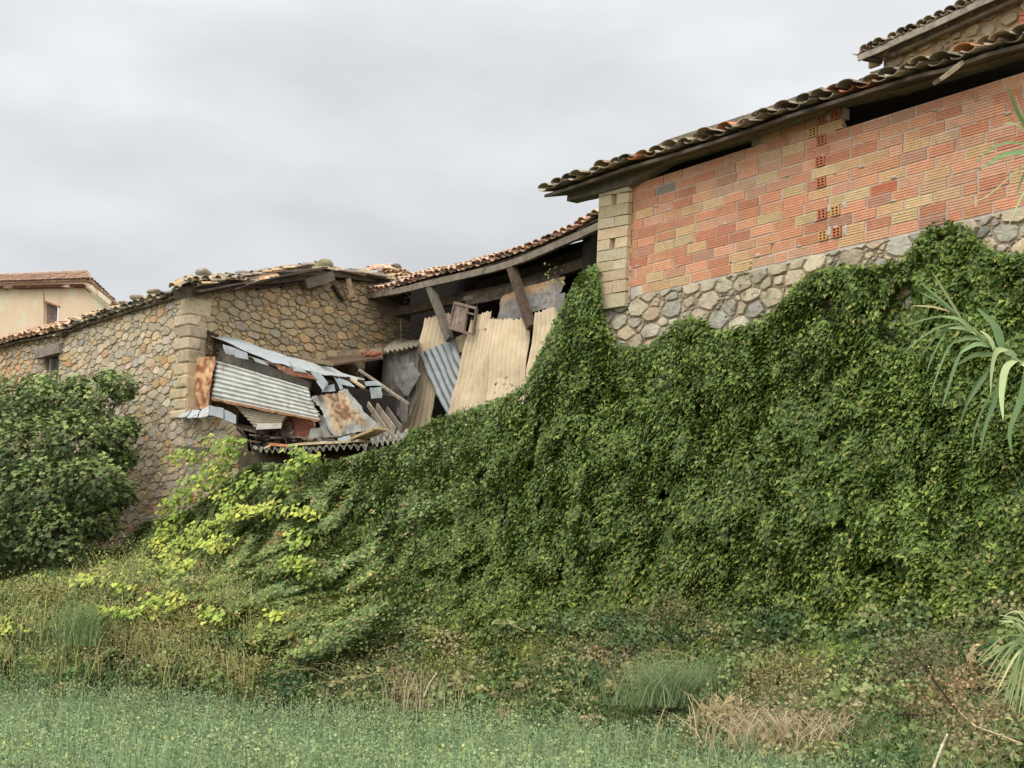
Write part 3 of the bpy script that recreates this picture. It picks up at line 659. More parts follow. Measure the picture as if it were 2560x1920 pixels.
# gable verge pieces, given on the gable face, sticking out towards the right
def vg(k,x,y,o=.3): return C.px(*q(k,x,y),-o)
vt=MB(); 
def tilerow(pts, o, pal, n, r=.1, cross=True):
    P_=[vg(1,x,y,o) for x,y in pts]
    seg=[(P_[i+1]-P_[i]).length for i in range(len(P_)-1)]; tot=sum(seg)
    for k in range(n):
        t=(k+.5)/n*tot; i=0
        while i<len(seg)-1 and t>seg[i]: t-=seg[i]; i+=1
        c=P_[i].lerp(P_[i+1],t/seg[i]); al=(P_[i+1]-P_[i]).normalized(); ax=(Dl*1.0+UP*random.uniform(-.2,.05)+al*random.uniform(-.35,.35)).normalized() if cross else (al+Dl*random.uniform(-.15,.15)+UP*random.uniform(-.08,.08)).normalized()
        sdv=ax.cross(UP).normalized(); nn=sdv.cross(ax); 
        if nn.z<0: nn=-nn
        vs=[];fs=[];kk=6
        for dist in (-.2,.24):
            for th_ in (0,.016):
                for j in range(kk+1):
                    a=math.pi*j/kk; vs.append(c+ax*dist+sdv*((r-th_)*math.cos(a))+nn*((r-th_)*math.sin(a)*.8+random.uniform(-.002,.002)))
        m_=kk+1; o0,i0,o1,i1=0,m_,2*m_,3*m_
        for j in range(kk): fs+=[(o0+j,o0+j+1,o1+j+1,o1+j),(i0+j+1,i0+j,i1+j,i1+j+1),(o0+j+1,o0+j,i0+j,i0+j+1),(o1+j,o1+j+1,i1+j+1,i1+j)]
        fs+=[(o0,o1,i1,i0),(o0+kk,i0+kk,i1+kk,o1+kk)]
        vt.add(vs,fs,jit(random.choice(pal),.14))
for o_,dy in ((.34,8),(.16,2),(0,-3)): tilerow([(-10,300),(100,256+dy),(300,246+dy),(470,250+dy),(600,262+dy)],o_,PT_OLD+PT_TAN[:2],11,.12,False)
tilerow([(20,285),(100,250),(300,240),(470,245),(560,262)],.3,PT_OLD+PT_TAN[:2],7,.10)
tilerow([(560,262),(640,235),(740,205),(820,195)],.35,PT_TAN,7,.13,False)
tilerow([(570,290),(650,262),(760,235)],.42,PT_TAN,5,.12,False)
for o_ in (.3,.12): tilerow([(820,190),(1000,188),(1180,172)],o_,PT_OLD,7,.11,False)
tilerow([(1180,172),(1350,192),(1520,208),(1680,240)],.32,PT_OLD,9,.11,False)
tilerow([(1230,180),(1350,200),(1480,215),(1600,235),(1700,250)],.1,PT_OLD+PT_TAN,13,.10,False)
tilerow([(1480,190),(1560,175),(1650,165),(1740,180)],-.6,PT_TAN+PT_RED,10,.11,False)
tilerow([(1560,160),(1620,155),(1700,150)],-.9,PT_RED,6,.11,False)
tilerow([(1650,200),(1750,190),(1820,215),(1850,240)],-.7,PT_TAN,9,.11)
tilerow([(1700,230),(1780,225),(1830,240)],-.4,PT_TAN,7,.11)
tilerow([(1640,255),(1740,268),(1850,262)],-.2,PT_OLD+PT_TAN,9,.10,False)
vt.build('verge_tiles',TILE,rD)
# verge timbers and broken boards
vb=MB()
def vbm(x0,y0,x1,y1,o0,o1,w,h,c): vb.beam(vg(1,x0,y0,o0),vg(1,x1,y1,o1),w,h,jit(S(*c),.08),seg=3,wob=.012)
vbm(0,375,400,290,.12,.14,.16,.26,(92,82,70)); vbm(330,285,660,300,.16,.16,.1,.12,(84,74,64)); vbm(450,330,800,232,.30,.40,.22,.05,(120,106,88))
vbm(640,270,1240,205,.2,.2,.2,.18,(82,74,62)); vbm(810,190,1150,176,.3,.3,.22,.07,(150,140,116)); vbm(820,215,1200,200,.22,.22,.2,.10,(112,102,86))
vbm(1020,290,1240,225,.25,.35,.24,.26,(96,86,74)); vbm(1230,205,1560,250,.3,.1,.16,.16,(78,68,58)); vbm(1240,230,1700,275,.12,0,.2,.10,(64,56,48))
vbm(1230,170,1500,215,.35,.3,.14,.05,(150,130,104)); vbm(1300,190,1720,262,.2,0,.10,.05,(132,112,90)); vbm(1380,170,1760,250,.0,-.2,.10,.05,(120,102,84)); vbm(1430,185,1640,205,-.1,-.1,.08,.05,(150,120,92))
vbm(1375,250,1410,400,.35,.45,.13,.13,(134,106,84)); vbm(1250,300,1330,420,.1,.1,.08,.08,(58,50,44))
vbm(830,300,1000,270,.05,.05,.3,.12,(60,52,44)); vbm(640,320,840,290,.05,.05,.2,.1,(70,60,50))
vb.build('verge_timbers',WOOD,rD)
rs_=MB()   # rear slope of the roof
for (a,b,c_,d_) in (((1150,180),(1850,262),4.5,S(130,110,88)),):
    p0,p1=vg(1,*a,-.1),vg(1,*b,-.1); rs_.slab([p0,p1,p1-Dl*5,p0-Dl*5],-UP*.08,d_)
p0,p1=vg(1,0,280,-.1),vg(1,1150,180,-.1)
rs_.build('rear_slope',TILE,rD)
# stones lying on roofs
def rock(c,r,label,cat='stone',parent=None,flat=.7,col=S(140,132,116)):
    import bmesh
    bm_=bmesh.new(); bmesh.ops.create_icosphere(bm_,subdivisions=3,radius=1); vs=[]
    sd_=Vector((random.uniform(0,50),random.uniform(0,50),0))
    for v in bm_.verts:
        k=1+.35*mn.noise(v.co*1.1+sd_)+.1*mn.noise(v.co*3+sd_); vs.append(Vector(c)+Vector((v.co.x*r*k,v.co.y*r*k,v.co.z*r*flat*k+r*flat*.7)))
    fs=[tuple(v.index for v in f.verts) for f in bm_.faces]; bm_.free()
    return mk('stone',vs,fs,jit(col,.08),STONE,parent,True,label=label,cat=cat,group='stones weighing down the roof tiles')
rock(vg(1,215,232,.1),.19,'round stone on the tiles above the barn corner')
rock(vg(1,518,240,.15),.17,'stone on the tiles left of the pale tile row')
rock(vg(1,765,192,.3),.12,'flat stone on top of the pale tile row',flat=.4)
rock(vg(1,1172,178,.1),.25,'largest mossy stone on the gable peak',col=S(136,128,98))
rock(vg(1,1750,165,-.8),.16,'dark stone on top of the heaped tiles',col=S(104,98,88),flat=.5)
for x,y,lb in ((1340,305,'stone on the eave tiles just left of the roof step'),(1180,352,'long flat stone on the lower eave tiles'),(1060,385,'small stone on the eave tiles beside the beige house gable')):
    rock(D.px(*q(3,x,y+30),.4),.2 if x!=1060 else .12,lb,flat=.45,col=S(150,136,116))
# ------------------------------------------------------------------ LEFT WING of stone
wg=E('stone_wing', D.pt(-12,0,3), 'lower rubble stone wing with small barred window at the left edge', 'barn')
wq=[q(3,558,660),q(3,300,735),q(3,0,800),(-160,905),(-160,2300),(161,2300)]
mb=MB(); 
hole=[(118,888),(158,880),(158,985),(116,990)]
def hslab():   # wall around the window opening
    P_=lambda u,v: D.px(u,v,.06)
    mb.slab([P_(-160,905),P_(0,871),P_(113,845),P_(113,2300),P_(-160,2300)],Dn*.45,S(156,136,108))
    mb.slab([P_(113,845),P_(162,830),P_(162,884),P_(113,890)],Dn*.45,S(156,136,108))
    mb.slab([P_(113,985),P_(162,978),P_(162,2300),P_(113,2300)],Dn*.45,S(156,136,108))
hslab(); ww=mb.build('wall',MORTAR,wg)
PAL_W=PAL_D+[S(196,160,118),S(206,160,120),S(178,150,118)]
wpoly=[D.pix(u,v,.04) for u,v in [(158,832),(87,852),(0,872),(-60,884),(-60,1150),(159,1150)]]
D2=Frame((D.O.x+D.N.x*.04,D.O.y+D.N.y*.04),48)
rubble(D2,wpoly,(.11,.08,.055,.04),1.4,PAL_W,relief=.035,gap=.014,holes=[[D2.pix(*p) for p in ((112,876),(163,868),(163,1000),(112,1000))]]).build('wall_stones',STONE,ww)
wn=MB(); DP=lambda x,y,d=-.0: D.px(*q(3,x,y),d)
wn.beam(DP(330,855,-.02),DP(548,800,-.02),.25,.25,S(132,124,112),seg=3)
lt=wn.build('lintel',WOOD,wg)
win=MB()
for x0,x1,y0,y1 in ((452,436,890,1110),(535,520,865,1110)): win.beam(DP(x0,y0,.12),DP(x1,y1,.12),.07,.12,S(140,132,122),up=Dn)
wi=win.build('window',WOOD,wg); 
mb=MB()
for k in range(4):
    t0=k/4; a=lerp(455,525,(k+.5)/4); mb.beam(DP(a,885,.2),DP(a-14,1110,.2),.13,.042,jit(S(104,100,96),.08),up=Dn)
mb.build('shutter',WOOD,wi)
mb=MB(); mb.slab([DP(400,860,.32),DP(560,820,.32),DP(560,1140,.32),DP(400,1140,.32)],Dn*.1,S(30,26,24)); mb.build('recess',WOOD,wi)
we_=[D.px(u,v,-.22) for u,v in [(-170,905)]+[q(3,x,y) for x,y in ((0,762),(150,715),(300,690),(420,665),(560,625))]]
upW=(Dn*math.cos(math.radians(24))+UP*math.sin(math.radians(24)))
tW=tiles(we_, upW, 10, .215, PT_TAN+PT_RED[:2], messy=.03, rad=.11)
rW=tW.build('roof',TILE,wg)
db=MB()
for i in range(len(we_)-1): db.slab([we_[i]+Dn*.05-UP*.03,we_[i+1]+Dn*.05-UP*.03,we_[i+1]+upW*3.2-UP*.03,we_[i]+upW*3.2-UP*.03],-UP*.05,S(84,74,62))
db.build('roof_boards',WOOD,rW)
# ------------------------------------------------------------------ BEIGE HOUSE far left
DB_=16
BH=Frame((D.O.x+D.N.x*DB_,D.O.y+D.N.y*DB_),48)
bh=E('beige_house', BH.pt(-16,0,3), 'beige rendered house with dark shuttered window behind the stone barn', 'house')
bp_=lambda x,y,d=0: BH.px(*q(3,x,y),d)
wl=MB()
top=[(-500,300),(0,282),(390,268),(740,262),(940,425)]
wx0,wx1=378,516
P_=lambda x,y: bp_(x,y,0)
T=Dn*.4; cc=S(210,186,154)
wl.slab([P_(-500,300),P_(0,282),P_(375,268),P_(372,1400),P_(-500,1400)],T,cc)
wl.slab([P_(375,268),P_(516,266),P_(516,438),P_(390,395)],T,cc)
wl.slab([P_(372,600),P_(500,560),P_(500,1400),P_(372,1400)],T,cc)
wl.slab([P_(516,266),P_(740,262),P_(940,425),P_(1100,560),P_(1100,1400),P_(500,1400),P_(505,560)],T,cc)
wl.build('wall',RENDER,bh)
wn=MB(); wn.slab([bp_(385,395,.25),bp_(490,440,.25),bp_(480,600,.25),bp_(370,620,.25)],T*.1,S(60,50,44)); w_=wn.build('window',WOOD,bh)
sh=MB()
for k in range(6):
    a=lerp(380,486,k/6); b=a+19; sh.slab([bp_(a,402+k*7,.2),bp_(b,404+k*7,.2),bp_(b-8,600,.2),bp_(a-8,610,.2)],T*.08,jit(S(112,96,84),.1))
sh.build('shutter',WOOD,w_)
fr_=MB(); fr_.beam(bp_(388,392,-.01),bp_(518,440,-.01),.12,.07,S(150,104,80)); fr_.build('lintel',WOOD,w_)
cn=MB()
cp=[(-500,275),(0,262),(390,248),(755,242)]
for lev,(dy,o,h,c) in enumerate(((18,-.06,.10,S(120,84,64)),(2,-.16,.12,S(170,144,116)),(-16,-.28,.12,S(184,156,124)))):
    for i in range(len(cp)-1):
        cn.beam(bp_(cp[i][0],cp[i][1]+dy,o),bp_(cp[i+1][0],cp[i+1][1]+dy,o),.3,h*1.6,jit(c,.04))
    g0=(750,245+dy*1.1); g1=(985-abs(dy)*.2,430+dy*1.1); cn.beam(bp_(*g0,o),bp_(*g1,o),.3,h*1.6,c)
cn.build('cornice',RENDER,bh)
dn=MB()
for k in range(60):
    x=-480+k*21; 
    if x>740: break
    y=262-(x/755*20 if x>0 else x*.026)+12; dn.beam(bp_(x,y,-.34),bp_(x+9,y,-.34),.14,.10,S(96,66,52))
for k in range(11):
    t=k/11; dn.beam(bp_(lerp(765,960,t),lerp(268,425,t),-.34),bp_(lerp(772,967,t),lerp(274,431,t),-.34),.14,.11,S(214,196,170))
dn.build('dentils',RENDER,bh)
rp=[(-500,232),(0,222),(390,208),(790,195)]
re=[bp_(x,y+14,-.45) for x,y in rp]
_r=ray(60,700); Bk=Vector((_r.x-.05,_r.y,0)).normalized()
upH=(Bk*math.cos(math.radians(20))+UP*math.sin(math.radians(20)))
tH=tiles(re, upH, 8, .25, PT_RED+PT_TAN[:1], messy=.02, rad=.125)
rH=tH.build('roof',TILE,bh)
db=MB()
for i in range(len(re)-1): db.slab([re[i]-UP*.01,re[i+1]-UP*.01,re[i+1]+upH*3-UP*.01,re[i]+upH*3-UP*.01],-UP*.08,S(140,110,88))
g0,g1=bp_(790,205,-.45),bp_(1060,440,-.45)
db.slab([g0,g1,g1+Bk*6,g0+Bk*6],-UP*.12,S(150,118,94)); 
db.build('roof_boards',TILE,rH)
vt2=tiles([bp_(775,198,-.5),bp_(985,395,-.5)],(Bk*.95+UP*.05),2,.26,PT_RED+PT_OLD,messy=.02,rad=.1); vt2.build('verge_tiles',TILE,rH)
# ------------------------------------------------------------------ COLLAPSED SHED
sh_=E('collapsed_shed', A.px(*q(1,700,1600),1.5), 'collapsed lean-to of rotten timber with shade-dark backing behind the tin sheets', 'shed')
P1=lambda x,y,d: A.px(*q(1,x,y),d)
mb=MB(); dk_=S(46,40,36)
mb.slab([P1(200,760,1.6),P1(900,980,1.6),P1(1700,1180,2.6),P1(1700,1700,2.6),P1(200,1700,1.6)],Nv*.2,dk_)  # dark slab added so the voids behind the sheets read as deep shade
mb.build('shade_backing',WOOD,sh_)
mb=MB(); mb.slab([P1(1230,960,5.6),P1(1680,880,5.6),P1(1680,1300,5.6),P1(1230,1300,5.6)],Nv*.2,S(34,30,28)); mb.build('shade_panel',WOOD,sh_)  # dark panel painted as the shade of the hollow beside the gable
mb=MB()
mb.beam(P1(180,655,.55),P1(185,875,.55),.06,.06,S(62,48,42),up=Nv); mb.beam(P1(303,690,.5),P1(303,1260,.5),.06,.06,S(62,48,42),up=Nv); mb.beam(P1(170,640,.5),P1(330,700,.5),.07,.07,S(54,44,38)); mb.beam(P1(185,855,.55),P1(303,855,.55),.05,.05,S(70,52,44))
mb.beam(P1(190,700,.9),P1(300,850,.9),.07,.05,S(84,70,58)); mb.beam(P1(440,1410,.9),P1(720,1470,.7),.12,.12,S(96,84,72)); mb.beam(P1(470,1430,.6),P1(640,1465,.6),.05,.05,S(120,106,90))
mb.beam(P1(640,1465,.9),P1(980,1560,.9),.1,.3,S(84,70,58),seg=3,wob=.03); mb.beam(P1(330,760,1.5),P1(1480,1110,1.6),.1,.12,S(70,58,50),seg=5)
mb.build('timber_frame',WOOD,sh_)
TG=S(176,180,178)
B1=[]
def sh1(name,pts,d,waves,amp,col,material,label,cat='sheet',**k): return sheet(name,[P1(x,y,(d[i] if hasattr(d,'__len__') else d)) for i,(x,y) in enumerate(pts)],waves,amp,col,material,label,cat,**k)
sh1('roof_sheet',[(190,618),(870,855),(945,965),(290,705)],[1.5,1.5,.35,.35],0,0,S(152,156,156),TIN,'long pale tin strip along the upper left of the collapsed roof',ragged=(.01,0,.06,0),bend=.04)
sh1('roof_sheet',[(850,852),(1500,1045),(1350,1045),(930,950)],[1.5,1.6,.5,.35],0,0,S(150,152,148),TIN,'ragged pale tin strip at the lower end of the collapsed roof',ragged=(.02,.02,.06,.02),bend=.05)
sh1('metal_sheet',[(720,905),(1060,995),(1130,1052),(890,1010)],.33,0,0,S(134,92,70),RUST,'curled brown rusty strip under the pale tin roof',bend=.04)
def rustmid(s_,t,c): 
    k=max(0,min(1,(mn.noise(Vector((s_*7,t*7,1)))+.15)*3)); return tuple(lerp(x,y,k) for x,y in zip(c,S(142,88,60)))
sh1('metal_sheet',[(155,872),(302,862),(252,1280),(100,1292)],.25,0,0,S(214,170,126),RUST,'narrow upright orange rusted sheet by the barn corner',ragged=(.01,.02,.01,.01),bend=.05,nv=24,colf=rustmid)
mb=MB(); mb.tube([P1(x,y,.2) for x,y in ((142,965),(120,1040),(98,1110),(92,1180),(104,1270))],.028,S(120,122,124)); mb.build('pipe',TIN,label='thin curved grey pipe on the corner stones beside the orange sheet',cat='pipe')
sh1('wall_slab',[(345,795),(1062,1065),(1050,1135),(325,890)],.75,0,0,S(136,128,114),CEMENT,'flat grey plaster band above the big ridged sheet',cat='slab',ragged=(.03,0,.02,.01),bend=.03,th=.05,nu=30)
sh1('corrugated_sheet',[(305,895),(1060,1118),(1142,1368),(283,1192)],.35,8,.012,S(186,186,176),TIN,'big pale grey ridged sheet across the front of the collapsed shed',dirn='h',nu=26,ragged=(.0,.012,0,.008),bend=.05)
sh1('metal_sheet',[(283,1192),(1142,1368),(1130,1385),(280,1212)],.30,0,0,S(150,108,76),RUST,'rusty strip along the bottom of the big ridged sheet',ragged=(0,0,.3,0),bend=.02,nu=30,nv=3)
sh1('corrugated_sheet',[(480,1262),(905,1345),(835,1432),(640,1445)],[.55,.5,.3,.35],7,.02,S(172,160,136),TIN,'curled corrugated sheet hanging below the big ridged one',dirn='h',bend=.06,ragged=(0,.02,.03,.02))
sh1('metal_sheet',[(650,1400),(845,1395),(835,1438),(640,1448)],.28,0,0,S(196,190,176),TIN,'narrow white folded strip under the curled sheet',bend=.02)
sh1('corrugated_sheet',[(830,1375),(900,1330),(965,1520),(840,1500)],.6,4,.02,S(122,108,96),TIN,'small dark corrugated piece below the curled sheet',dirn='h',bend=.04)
sh1('metal_sheet',[(905,1330),(1110,1372),(1080,1560),(960,1500)],.65,0,0,S(116,70,54),RUST,'dark red brown sheet left of the large rusted panel',bend=.05,ragged=(0,.02,.03,.02))
sh1('metal_sheet',[(1060,1440),(1200,1420),(1280,1560),(1040,1560)],.45,0,0,S(150,148,142),TIN,'crumpled grey tin at the foot of the large rusted panel',bend=.08,ragged=(.03,.03,.03,.03))
def panel(s_,t,c):
    e=min(s_*1.6+.05,(1-s_)*2.2,(1-t)*1.9,1); n=mn.noise(Vector((s_*3.2,t*3.2,5)))*.5; k=max(0,min(1,(e-.24+n*.5)*7))
    base=tuple(lerp(x,y,k) for x,y in zip(c,S(180,156,124)))
    k2=max(0,min(1,(e-.55+mn.noise(Vector((s_*9,t*9,9)))*.9+mn.noise(Vector((s_*25,t*25,2)))*.3-.05)*5))*k
    return tuple(lerp(x,y,k2*.85) for x,y in zip(base,S(128,88,64)))
sh1('metal_sheet',[(1095,1188),(1380,1128),(1600,1430),(1265,1515)],[.4,.4,.25,.3],0,0,S(160,158,150),CEMENT,'large bent grey panel with an orange rust patch',bend=.07,ragged=(.02,.01,.02,.02),nu=40,nv=40,colf=panel)
sh1('metal_sheet',[(1130,1330),(1270,1360),(1300,1520),(1150,1470)],.5,0,0,S(146,146,140),CEMENT,'cracked grey piece under the left edge of the rusted panel',bend=.05,ragged=(.03,.02,.03,.02))
flaps=[([(375,768),(475,800),(465,852),(395,845)],.3,'pale tin flap hanging nearest the barn corner'),([(470,800),(560,838),(572,890),(465,868)],.3,'second pale tin flap from the barn corner'),
([(610,870),(700,905),(738,938),(625,905)],.3,'thin pale tin flap above the plaster band'),([(1075,990),(1140,990),(1210,1080),(1165,1132)],.35,'bent tin scrap above the big rusted panel'),
([(1185,1100),(1258,1085),(1262,1140),(1165,1150)],.45,'small square tin scrap behind the rusted panel'),([(1298,1035),(1380,1065),(1435,1112),(1310,1085)],.4,'tin scrap under the lower tin roof strip'),
([(1505,1065),(1600,1060),(1632,1095),(1515,1100)],.9,'grey scrap at the right end of the fallen roof'),([(1540,1115),(1632,1108),(1635,1195),(1550,1200)],.9,'square grey scrap below the right end of the fallen roof'),
([(1270,1035),(1300,1050),(1335,1125),(1310,1130)],.4,'narrow hanging tin strip in the dark gap'),([(940,945),(1000,960),(1040,995),(945,980)],.3,'torn tin corner over the brown strip'),
([(1285,1520),(1380,1490),(1412,1535),(1300,1550)],.2,'small bluish scrap on the lower corrugated roof')]
for pts,d,lb in flaps: sh1('tin_scrap',pts,d,0,0,jit(S(168,174,176),.08),TIN,lb,cat='scrap',bend=.03,ragged=(.02,.03,.03,.03),nu=8,nv=8,group='tin scraps on the collapsed shed')
led=[([(55,1290),(115,1288),(82,1340),(18,1352)],'leftmost pale slate on the ledge under the orange sheet'),([(128,1285),(190,1288),(168,1352),(85,1356)],'second pale slate on the ledge'),([(200,1285),(262,1255),(255,1338),(178,1355)],'third pale slate on the ledge'),([(268,1250),(383,1285),(378,1362),(262,1335)],'dark tin plate right of the pale slates'),([(386,1295),(480,1335),(478,1398),(388,1368)],'grey tin plate at the top of the lower wall')]
for i,(pts,lb) in enumerate(led): sh1('slate',pts,[.1,.1,-.25,-.25],0,0,jit(S(178,182,182) if i<3 else S(136,142,142),.05),CEMENT if i==1 else TIN,lb,cat='slate',bend=.02,nu=6,nv=6,th=.02,group='slates and plates on the ledge')
for x0,y0,x1,y1,w,lb in ((1530,1245,1695,1475,.11,'left plank leaning right of the rusted panel'),(1600,1262,1745,1455,.13,'middle plank leaning right of the rusted panel'),(1680,1290,1800,1450,.13,'right grey plank at the foot of the upright boards'),(1560,1330,1640,1450,.05,'thin lath beside the rusted panel')):
    mb=MB(); mb.beam(P1(x0,y0,1.3),P1(x1,y1,.5),w,.03,jit(S(150,138,118) if 'grey' not in lb else S(110,100,88),.05),up=Nv,seg=3); mb.build('plank',WOOD,label=lb,cat='plank',group='loose planks on the collapsed shed')
mb=MB(); mb.beam(P1(1460,972,2.6),P1(1850,1242,.9),.05,.05,S(140,128,110),up=Nv,seg=4,wob=.006); mb.build('pole',WOOD,label='long thin pole lying diagonally before the upright boards',cat='pole',group='loose planks on the collapsed shed')
mb=MB(); mb.beam(P1(1400,1050,.5),P1(1500,1115,.5),.07,.04,S(178,160,120)); mb.build('plank',WOOD,label='short yellowish lath at the end of the tin roof',cat='plank',group='loose planks on the collapsed shed')
# upper small roof remains against the gable
mb=MB()
mb.beam(P1(900,862,2.4),P1(1240,925,1.2),.10,.08,S(130,112,90),seg=3); mb.beam(P1(1020,880,4.2),P1(1650,815,5.3),.10,.14,S(140,124,100),seg=5,wob=.01); mb.beam(P1(1060,900,4.0),P1(1640,850,5.1),.10,.10,S(116,98,80),seg=4,wob=.01)
mb.slab([P1(1000,880,4.4),P1(1640,818,5.5),P1(1650,870,4.6),P1(1240,925,3.0)],-UP*.05,S(96,76,60))
mb.build('roof_timbers',WOOD,sh_)
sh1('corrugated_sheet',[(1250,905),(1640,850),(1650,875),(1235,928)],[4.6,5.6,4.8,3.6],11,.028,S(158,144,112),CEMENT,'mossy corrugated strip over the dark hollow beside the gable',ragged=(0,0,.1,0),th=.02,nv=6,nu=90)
tb=MB()
for k,(x,y,dd) in enumerate(((1480,840,4.6),(1520,843,4.6),(1560,846,4.7),(1500,856,4.4),(1545,858,4.5),(1590,850,4.8))):
    c=P1(x,y,dd); tb.tube([c,c+Nv*.2+Lv*random.uniform(-.1,.1)+UP*.05],.05,jit(S(140,84,62),.1))
tb.build('fallen_tiles',TILE,sh_)
# dark teeth of roof tiles edge
# lower lean-to roof
lr=E('lower_roof',P1(1200,1650,1.0),'low fibre cement corrugated roof edge just above the creepers','roof')
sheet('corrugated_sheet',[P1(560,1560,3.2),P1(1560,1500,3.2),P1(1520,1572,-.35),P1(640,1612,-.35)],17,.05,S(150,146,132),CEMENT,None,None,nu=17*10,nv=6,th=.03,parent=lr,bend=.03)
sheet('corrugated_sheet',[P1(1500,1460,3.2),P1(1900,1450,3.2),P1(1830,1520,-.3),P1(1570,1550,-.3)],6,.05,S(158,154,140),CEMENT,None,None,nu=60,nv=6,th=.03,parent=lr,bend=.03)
mb=MB(); mb.slab([P1(500,1625,.3),P1(2000,1560,.3),P1(2000,1900,.3),P1(500,1900,.3)],Nv*.2,S(84,72,60)); mb.build('wall',MORTAR,lr)
mb=MB(); mb.beam(P1(30,1590,-.22),P1(260,1612,-.2),.14,.10,S(104,94,80),seg=4,wob=.02); mb.build('beam',WOOD,label='rotten beam end sticking out of the lower stone wall',cat='beam')
for (x0,y0,x1,y1,c,lb) in ((740,1605,800,1570,S(200,170,130),'bent pale board end at the left of the lower roof'),(790,1568,945,1582,S(196,128,92),'orange tile lying on the lower corrugated roof'),(940,1580,1250,1555,S(190,170,136),'long pale board lying on the lower corrugated roof'),(1250,1560,1500,1540,S(182,164,132),'second pale board further right on the lower roof'),(1430,1530,1640,1440,S(176,152,112),'sloping ochre board under the planks')):
    mb=MB(); mb.beam(P1(x0,y0,-.15),P1(x1,y1,-.1),.28,.05,jit(c,.04),seg=3,wob=.01); mb.build('board',WOOD,label=lb,cat='board',group='boards on the lower roof')
# rubble heap inside under sheets
mb=MB()
for k in range(60):
    x=random.uniform(620,1500); y=lerp(1500,1560,random.random()); mb.beam(P1(x,y,random.uniform(.2,1.2)),P1(x+random.uniform(-90,90),y+random.uniform(-25,35),random.uniform(.2,1.2)),random.uniform(.05,.15),.03,jit(S(130,112,92),.3))
mb.build('debris',WOOD,label='jumbled splinters and rubble under the fallen sheets',cat='debris',kind='stuff')
for k,(x0,y0,x1,y1) in enumerate(((810,1470,780,1560),(850,1480,890,1590),(632,1440,634,1590))):
    mb=MB(); mb.tube([P1(x0,y0,.1),P1((x0+x1)/2+6,(y0+y1)/2,.1),P1(x1,y1,.1)],.009,S(70,62,54)); mb.build('wire',WOOD,label=('thin wire hanging left below the white strip','thin wire hanging right below the white strip','thin wire hanging in the dark opening')[k],cat='wire')
mb=MB()
zf=P1(700,1600,.6).z
mb.slab([A.px(440,1200,.7),A.px(1010,1120,.7),A.px(1010,2300,.7),A.px(440,2300,.7)],Nv*.3,S(110,96,76)); mb.build('base_wall',MORTAR,sh_)
# ================================================================== VEGETATION
def pl_(pts):
    xs=np.array([p[0] for p in pts],float); ys=np.array([p[1] for p in pts],float); return lambda u: np.interp(u,xs,ys)
# outline of the creepers in the photograph (top), their foot, and the edge of the alfalfa field
v_top=pl_([(-400,1380),(0,1385),(200,1390),(295,1377),(359,1313),(464,1290),(540,1230),(633,1165),(802,1172),(844,1158),(900,1142),(960,1128),(1005,1108),(1035,1080),(1070,1062),(1150,1038),(1250,1008),(1310,975),(1330,930),(1360,872),(1395,795),(1425,735),(1455,690),(1490,668),(1502,740),(1515,820),(1545,868),(1590,880),(1625,872),(1654,845),(1690,818),(1719,806),(1760,805),(1788,842),(1824,838),(1888,814),(1930,792),(1962,756),(1995,712),(2035,690),(2100,672),(2180,676),(2260,660),(2297,600),(2335,572),(2382,565),(2424,580),(2458,624),(2508,648),(2600,640),(3000,600)])
v_i=pl_([(-400,1470),(0,1480),(300,1450),(600,1520),(1000,1600),(1500,1580),(2000,1590),(2560,1560),(3000,1540)])
v_f=pl_([(-400,1665),(0,1690),(700,1730),(1200,1762),(1700,1812),(2100,1905),(2560,2040),(3000,2200)])
o_0=pl_([(-400,2.9),(0,1.9),(300,1.0),(475,.35),(700,.7),(1000,.5),(1100,.25),(3000,.25)])
o_i=pl_([(-400,5.4),(0,4.4),(300,3.9),(700,3.0),(1000,1.9),(1400,1.2),(2000,.9),(3000,.9)])
Ov=np.array([A.O.x,A.O.y]); Nn=np.array([A.N.x,A.N.y]); CRa,CUa,F0a=np.array(CR),np.array(CU),np.array(f0)
def rays(u,v): return CRa[None]*((u-1280)/F)[:,None]+CUa[None]*(-(v-960)/F)[:,None]+F0a[None]
def surf(u,v,lift=0.0):
    u=np.asarray(u,float); v=np.asarray(v,float); r=rays(u,v)
    vf=v_f(u); rf=rays(u,vf); t=(.5-CZ)/rf[:,2]; d_f=-((rf[:,:2]*t[:,None]-Ov)@Nn)
    vt=v_top(u); vi=v_i(u); oi=o_i(u); o0=o_0(u)
    t1=np.clip((v-vt)/(vi-vt),0,1); t2=np.clip((v-vi)/(vf-vi),0,1.3)
    o=np.where(v<vi, o0+(oi-o0)*t1**1.5, oi+(d_f-oi)*t2**1.1)
    o=o+lift
    t=((Ov@Nn)-o)/(r[:,:2]@Nn)
    p=r*t[:,None]; p[:,2]+=CZ; return p
def leaves(name, pos, nrm, size, col, tmpl, down=.6, material=LEAF, parent=None, aspect=1.0, **tags):
    """one small folded leaf mesh per row of pos"""
    tv,tf=tmpl; n=len(pos); nrm=nrm/np.linalg.norm(nrm,axis=1,keepdims=True)
    tip=rng.normal(size=(n,3))*.6; tip[:,2]-=down; tip-= (tip*nrm).sum(1,keepdims=True)*nrm; tip/=np.linalg.norm(tip,axis=1,keepdims=True)+1e-9
    sd_=np.cross(tip,nrm); tv=np.array(tv,float); k=len(tv)
    V=pos[:,None,:]+size[:,None,None]*(tv[None,:,0,None]*aspect*sd_[:,None,:]+tv[None,:,1,None]*tip[:,None,:]+tv[None,:,2,None]*nrm[:,None,:])
    Fi=(np.arange(n)[:,None,None]*k+np.array(tf)[None]).reshape(-1,len(tf[0]))
    C_=np.repeat(col,k,axis=0)
    return mk(name,V.reshape(-1,3),Fi,C_,material,parent,**tags)
